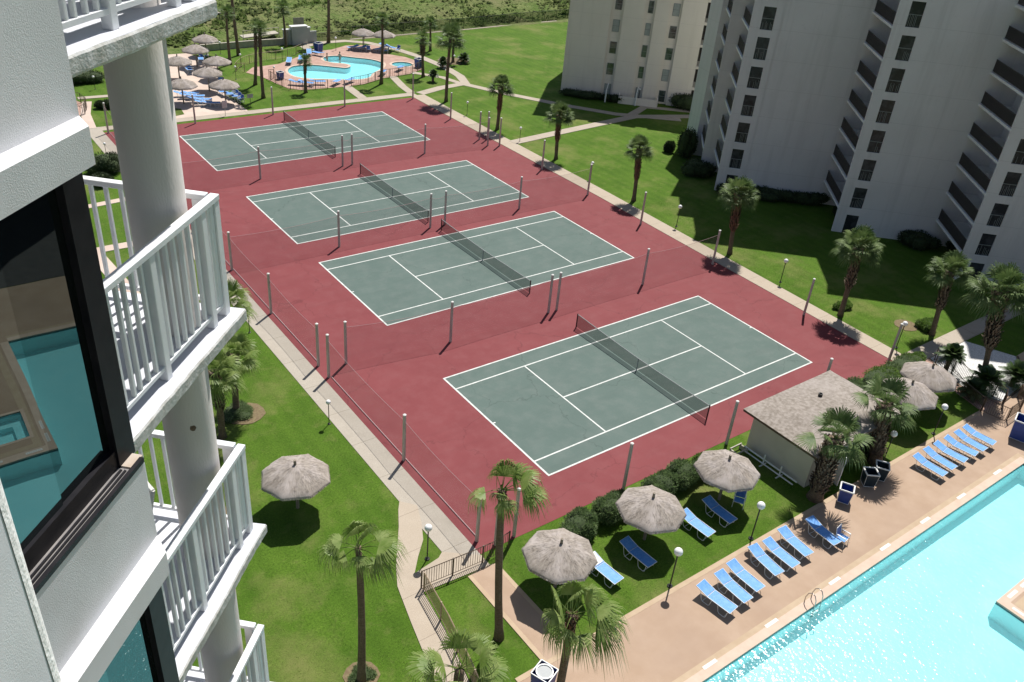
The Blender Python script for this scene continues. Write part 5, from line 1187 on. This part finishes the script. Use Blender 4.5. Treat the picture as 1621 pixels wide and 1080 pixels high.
# solid body behind
m.fbox(L,-12,ue-.12,-12,-3.3,ZG,levz[0]+2.5)
m.fbox(L,-12,-.6,-3.3,wn_,ZG,levz[0]+2.5)
m.fbox(L,ue-.12,6.5,-12,-5.3,ZG,levz[0]+2.5)
m.build('wall',M['stucco'],nb,world=True)
for z in levz:
    poly=[(-.6,-2.35),(3.50,-2.35),(3.64,-2.49),(3.64,-2.7),(-.6,-2.7)]
    m=MB(); vs=[L(a,b,z-.18) for a,b in poly]+[L(a,b,z) for a,b in poly]; n=5
    m.add(vs,[tuple(range(n-1,-1,-1)),tuple(range(n,2*n))]+[(i,(i+1)%n,(i+1)%n+n,i+n) for i in range(n)])
    m.build('ledge',M['stucco'],nb,world=True)
# top level wall is solid (upper left of the picture)
m=MB(); m.fbox(L,-.6,ue-.004,wn_-.34,wn_-.004,levz[2]+.61,levz[1]-.2); m.build('wall_upper',M['stucco'],nb,world=True)
for k,z in enumerate(levz):
    if k==2: continue
    zb=z+.61; zt=z+FL-.20
    f=MB(); 
    f.fbox(L,3.52,3.685,-2.72,-2.555,zb,zt)
    f.fbox(L,-.6,3.52,-2.72,-2.565,zt-.10,zt)
    f.fbox(L,-.6,3.52,-2.72,-2.567,zb+.0,zb+.13)
    f.fbox(L,-.6,ue,-2.49,-2.465,zb-.012,zb+.022)
    f.fbox(L,1.0,1.06,-2.69,-2.58,zb+.13,zt-.1)
    wf=f.build('window_frame',M['frame'],nb,world=True)
    def sub(mb,name,mat,parent=wf):
        q=MB(); q.v=[(a-base.x,b-base.y,c-base.z) for a,b,c in mb.v]; q.f=mb.f; o=q.build(name,M[mat]); o.parent=parent; return o
    g=MB(); g.add([L(-.6,-2.60,zb+.13),L(ue-.10,-2.60,zb+.13),L(ue-.10,-2.60,zt-.10),L(-.6,-2.60,zt-.10)],[(0,1,2,3)]); sub(g,'window_pane','glass')
    g=MB(); g.add([L(1.5,-2.59,zb+.13),L(3.05,-2.59,zb+.13),L(3.05,-2.59,zt-.10),L(1.5,-2.59,zt-.10)],[(0,1,2,3)]); sub(g,'sliding_pane','glass2')
    t=MB(); t.fbox(L,-.6,ue-.10,-2.63,-2.49,zb-.03,zb+.004); t.fbox(L,-.6,ue-.12,-2.545,-2.542,zb+.004,zb+.02); t.fbox(L,-.6,ue-.12,-2.518,-2.515,zb+.004,zb+.02); sub(t,'sill_track','alu')
    t=MB(); t.fbox(L,-.6,ue-.12,-2.541,-2.533,zb+.0045,zb+.014); t.fbox(L,-.6,ue-.12,-2.514,-2.507,zb+.0045,zb+.014); sub(t,'track_gasket','frame')
    t=MB(); t.fbox(L,ue-.09,ue+.03,-2.56,-2.489,zb-.03,zb+.012); sub(t,'sill_patch','stone')
# balconies
rs=random.Random(3)
for k,z in enumerate(levz):
    # slab with an uneven, chipped outer edge
    top=[];n=60
    ring=[]
    for i in range(n+1):
        u=3.55+(6.44-3.55)*i/n; ring.append((u,-3.09+.012*noise.noise((u*2.3,z,1))+.006*noise.noise((u*9,z,2))))
    for i in range(1,12): ring.append((6.44+.008*noise.noise((i*.8,z,5)),-3.09-(5.5-3.09)*i/12))
    ring+= [(6.44,-5.5),(3.55,-5.5)]
    n_=len(ring); th=.125
    vs=[];
    for li,(dz,ins) in enumerate(((-th,.012),(-th+.02,0),(-.015,0),(0,.012))):
        for i,(u,nn) in enumerate(ring):
            a=ins if i<=n else 0
            vs.append(L(u-(ins if n<i<n+12 else 0),nn-a+(.005*noise.noise((u*14,li*3.1,z)) if li in(1,2) else 0),z+dz+(.006*noise.noise((u*7,z,li)) if li in(0,3) and i<=n else 0)))
    m=MB(); fs=[tuple(range(n_-1,-1,-1)),tuple(range(3*n_,4*n_))]
    for li in range(3):
        for i in range(n_): j=(i+1)%n_; fs.append((li*n_+i,li*n_+j,(li+1)*n_+j,(li+1)*n_+i))
    m.add(vs,fs); 
    sl=m.build('balcony_slab',M['stuccotrim'],nb,world=True)
    sl.data.materials.append(M['floor']); sl.data.polygons[1].material_index=1
    def sub2(mb,name,mat,smooth=False):
        q=MB(); q.v=[(a-base.x,b-base.y,c-base.z) for a,b,c in mb.v]; q.f=mb.f; o=q.build(name,M[mat],smooth=smooth); o.parent=sl
        if 'rail' in name:
            bv=o.modifiers.new('b','BEVEL'); bv.width=.004; bv.segments=1; bv.limit_method='ANGLE'
        return o
    h=1.14
    m=MB(); m.fbox(L,3.6,6.36,-3.275,-3.195,z+h-.05,z+h); m.fbox(L,3.6,6.32,-3.262,-3.214,z+.095,z+.135)
    for i,u in enumerate([3.70,3.82,3.95,4.07,4.19,4.31,None,4.55,4.66,4.78,4.87,4.99,5.11,None,5.355,5.475,5.595,5.715,5.835,5.95,None,6.185]):
        if u: m.fbox(L,u-.0155,u+.0155,-3.254,-3.220,z+.135,z+h-.05)
    for u in (4.43,5.235,6.07): m.fbox(L,u-.038,u+.038,-3.278,-3.202,z+.0,z+h-.05)
    m.fbox(L,6.27,6.355,-3.29,-3.20,z,z+h-.05); m.fbox(L,6.20,6.265,-3.27,-3.215,z+.135,z+h-.051)
    sub2(m,'front_railing','rail')
    m=MB(); m.fbox(L,6.30,6.375,-5.3,-3.30,z+h-.055,z+h-.005); m.fbox(L,6.315,6.36,-5.3,-3.33,z+.095,z+.135); m.fbox(L,6.30,6.375,-3.42,-3.325,z,z+h-.056)
    q=-3.53
    while q>-5.3: m.fbox(L,6.322,6.354,q-.0165,q+.0165,z+.135,z+h-.055); q-=.135
    sub2(m,'end_railing','rail')
# one tall round column through all slabs
m=MB(); cu,cnn=6.03,-3.575; cc=Vector(L(cu,cnn,0)); 
m.lathe([(.228,1.5),(.2275,12),(.2285,24),(.228,39)],40,cc.x,cc.y); m.build('column',M['column'],nb,world=True,smooth=False)
for p in bpy.data.objects['column'].data.polygons:
    if len(p.vertices)==4: p.use_smooth=True
m=MB(); m.add([L(cu-.06+.02*i,cnn+.226,-5.35) for i in range(1)]+[L(cu,cnn+.226,-5.35)]*2,[]) 
# chip in the column face
ang=math.atan2(-.05,-1)
d=(CAM+Vector((0,0,0))-cc); d.z=0; d.normalize(); s_=Vector((-d.y,d.x,0))
pc_=cc+d*.2275+s_*(-.035)
chz=[(.5,-5.3)]
m=MB(); zc=CAM.z-5.02; rim=[]
for i in range(11):
    a=i*.571; r9=.032*(1+.35*noise.noise((a*2,1,4))); o_=s_*(math.cos(a)*r9*.9+.03)+Vector((0,0,math.sin(a)*r9+zc)); q=(o_.dot(s_)); dd=math.sqrt(max(0,.2275**2-q*q))
    rim.append(Vector((cc.x,cc.y,0))+d*(dd+.003)+o_)
m.add([tuple(x) for x in rim],[tuple(range(11))]); m.build('rusty_chip',M['trunk'],nb,world=True)

# near wing wall at the lower left, rounded corner
m=MB(); nw=-1.05; uw=1.135; rr_=.075; P=[(-8,nw)]
for i in range(9): a=math.pi/2*i/8; P.append((uw-rr_+rr_*math.sin(a),nw-rr_+rr_*math.cos(a)))
P+=[(uw,-2.3),(-8,-2.3)]
ca_,sa_=math.cos(R_(11)),math.sin(R_(11)); P=[(uw+(a-uw)*ca_+(b-nw)*sa_, nw-(a-uw)*sa_+(b-nw)*ca_) for a,b in P]
n=len(P); vs=[L(a,b,ZG) for a,b in P]+[L(a,b,levz[0]+2.5) for a,b in P]
m.add(vs,[tuple(range(n-1,-1,-1)),tuple(range(n,2*n))]+[((i+1)%n,i,i+n,(i+1)%n+n) for i in range(n)])
m.build('wing_wall',M['wingstucco'],nb,world=True)
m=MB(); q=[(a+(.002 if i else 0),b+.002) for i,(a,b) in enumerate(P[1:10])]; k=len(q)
m.add([L(a,b,ZG) for a,b in q]+[L(a,b,levz[0]+2.5) for a,b in q],[(i+1,i,i+k,i+1+k) for i in range(k-1)]); m.build('sunlit_corner_strip',M['litcorner'],nb,world=True)  # brighter strip laid over the rounded corner, painting its sunlit edge
# chairs on the lower balcony
put_patio(L(5.55,-4.25,levz[4]+.003),az-2.0,'white slatted chair behind the column on the lower near balcony','white patio chairs near the column')

# ================================================================== LIGHT, SKY, CAMERA
w=bpy.data.worlds.new('World'); bpy.context.scene.world=w; w.use_nodes=True; nt=w.node_tree
sky=nt.nodes.new('ShaderNodeTexSky'); sky.sky_type='NISHITA'; sky.sun_disc=False; sky.sun_elevation=SUN_EL; sky.sun_rotation=math.pi/2-SUN_AZ
sky.air_density=1.0; sky.dust_density=1.2
bg=nt.nodes['Background']; nt.links.new(sky.outputs[0],bg.inputs[0]); bg.inputs[1].default_value=.062
sl=bpy.data.lights.new('sun','SUN'); sl.energy=5.0; sl.angle=R_(.53); sl.color=(1,.965,.91)
so=bpy.data.objects.new('sun',sl); C.objects.link(so)
dirv=-Vector((math.cos(SUN_EL)*math.cos(SUN_AZ),math.cos(SUN_EL)*math.sin(SUN_AZ),math.sin(SUN_EL)))
so.rotation_euler=dirv.to_track_quat('-Z','Y').to_euler(); so.location=(0,0,80)
cam=bpy.data.cameras.new('camera'); co=bpy.data.objects.new('camera',cam); C.objects.link(co)
cam.sensor_width=36; cam.lens=FPX/1621*36; cam.clip_start=.05; cam.clip_end=5000
mw=MR.transposed().to_4x4(); mw.translation=CAM; co.matrix_world=mw
sc=bpy.context.scene; sc.camera=co
sc.view_settings.view_transform='Standard'; sc.view_settings.look='None'; sc.view_settings.exposure=.24; sc.view_settings.gamma=1
sc.cycles.max_bounces=8; sc.cycles.transparent_max_bounces=16; sc.cycles.caustics_reflective=False
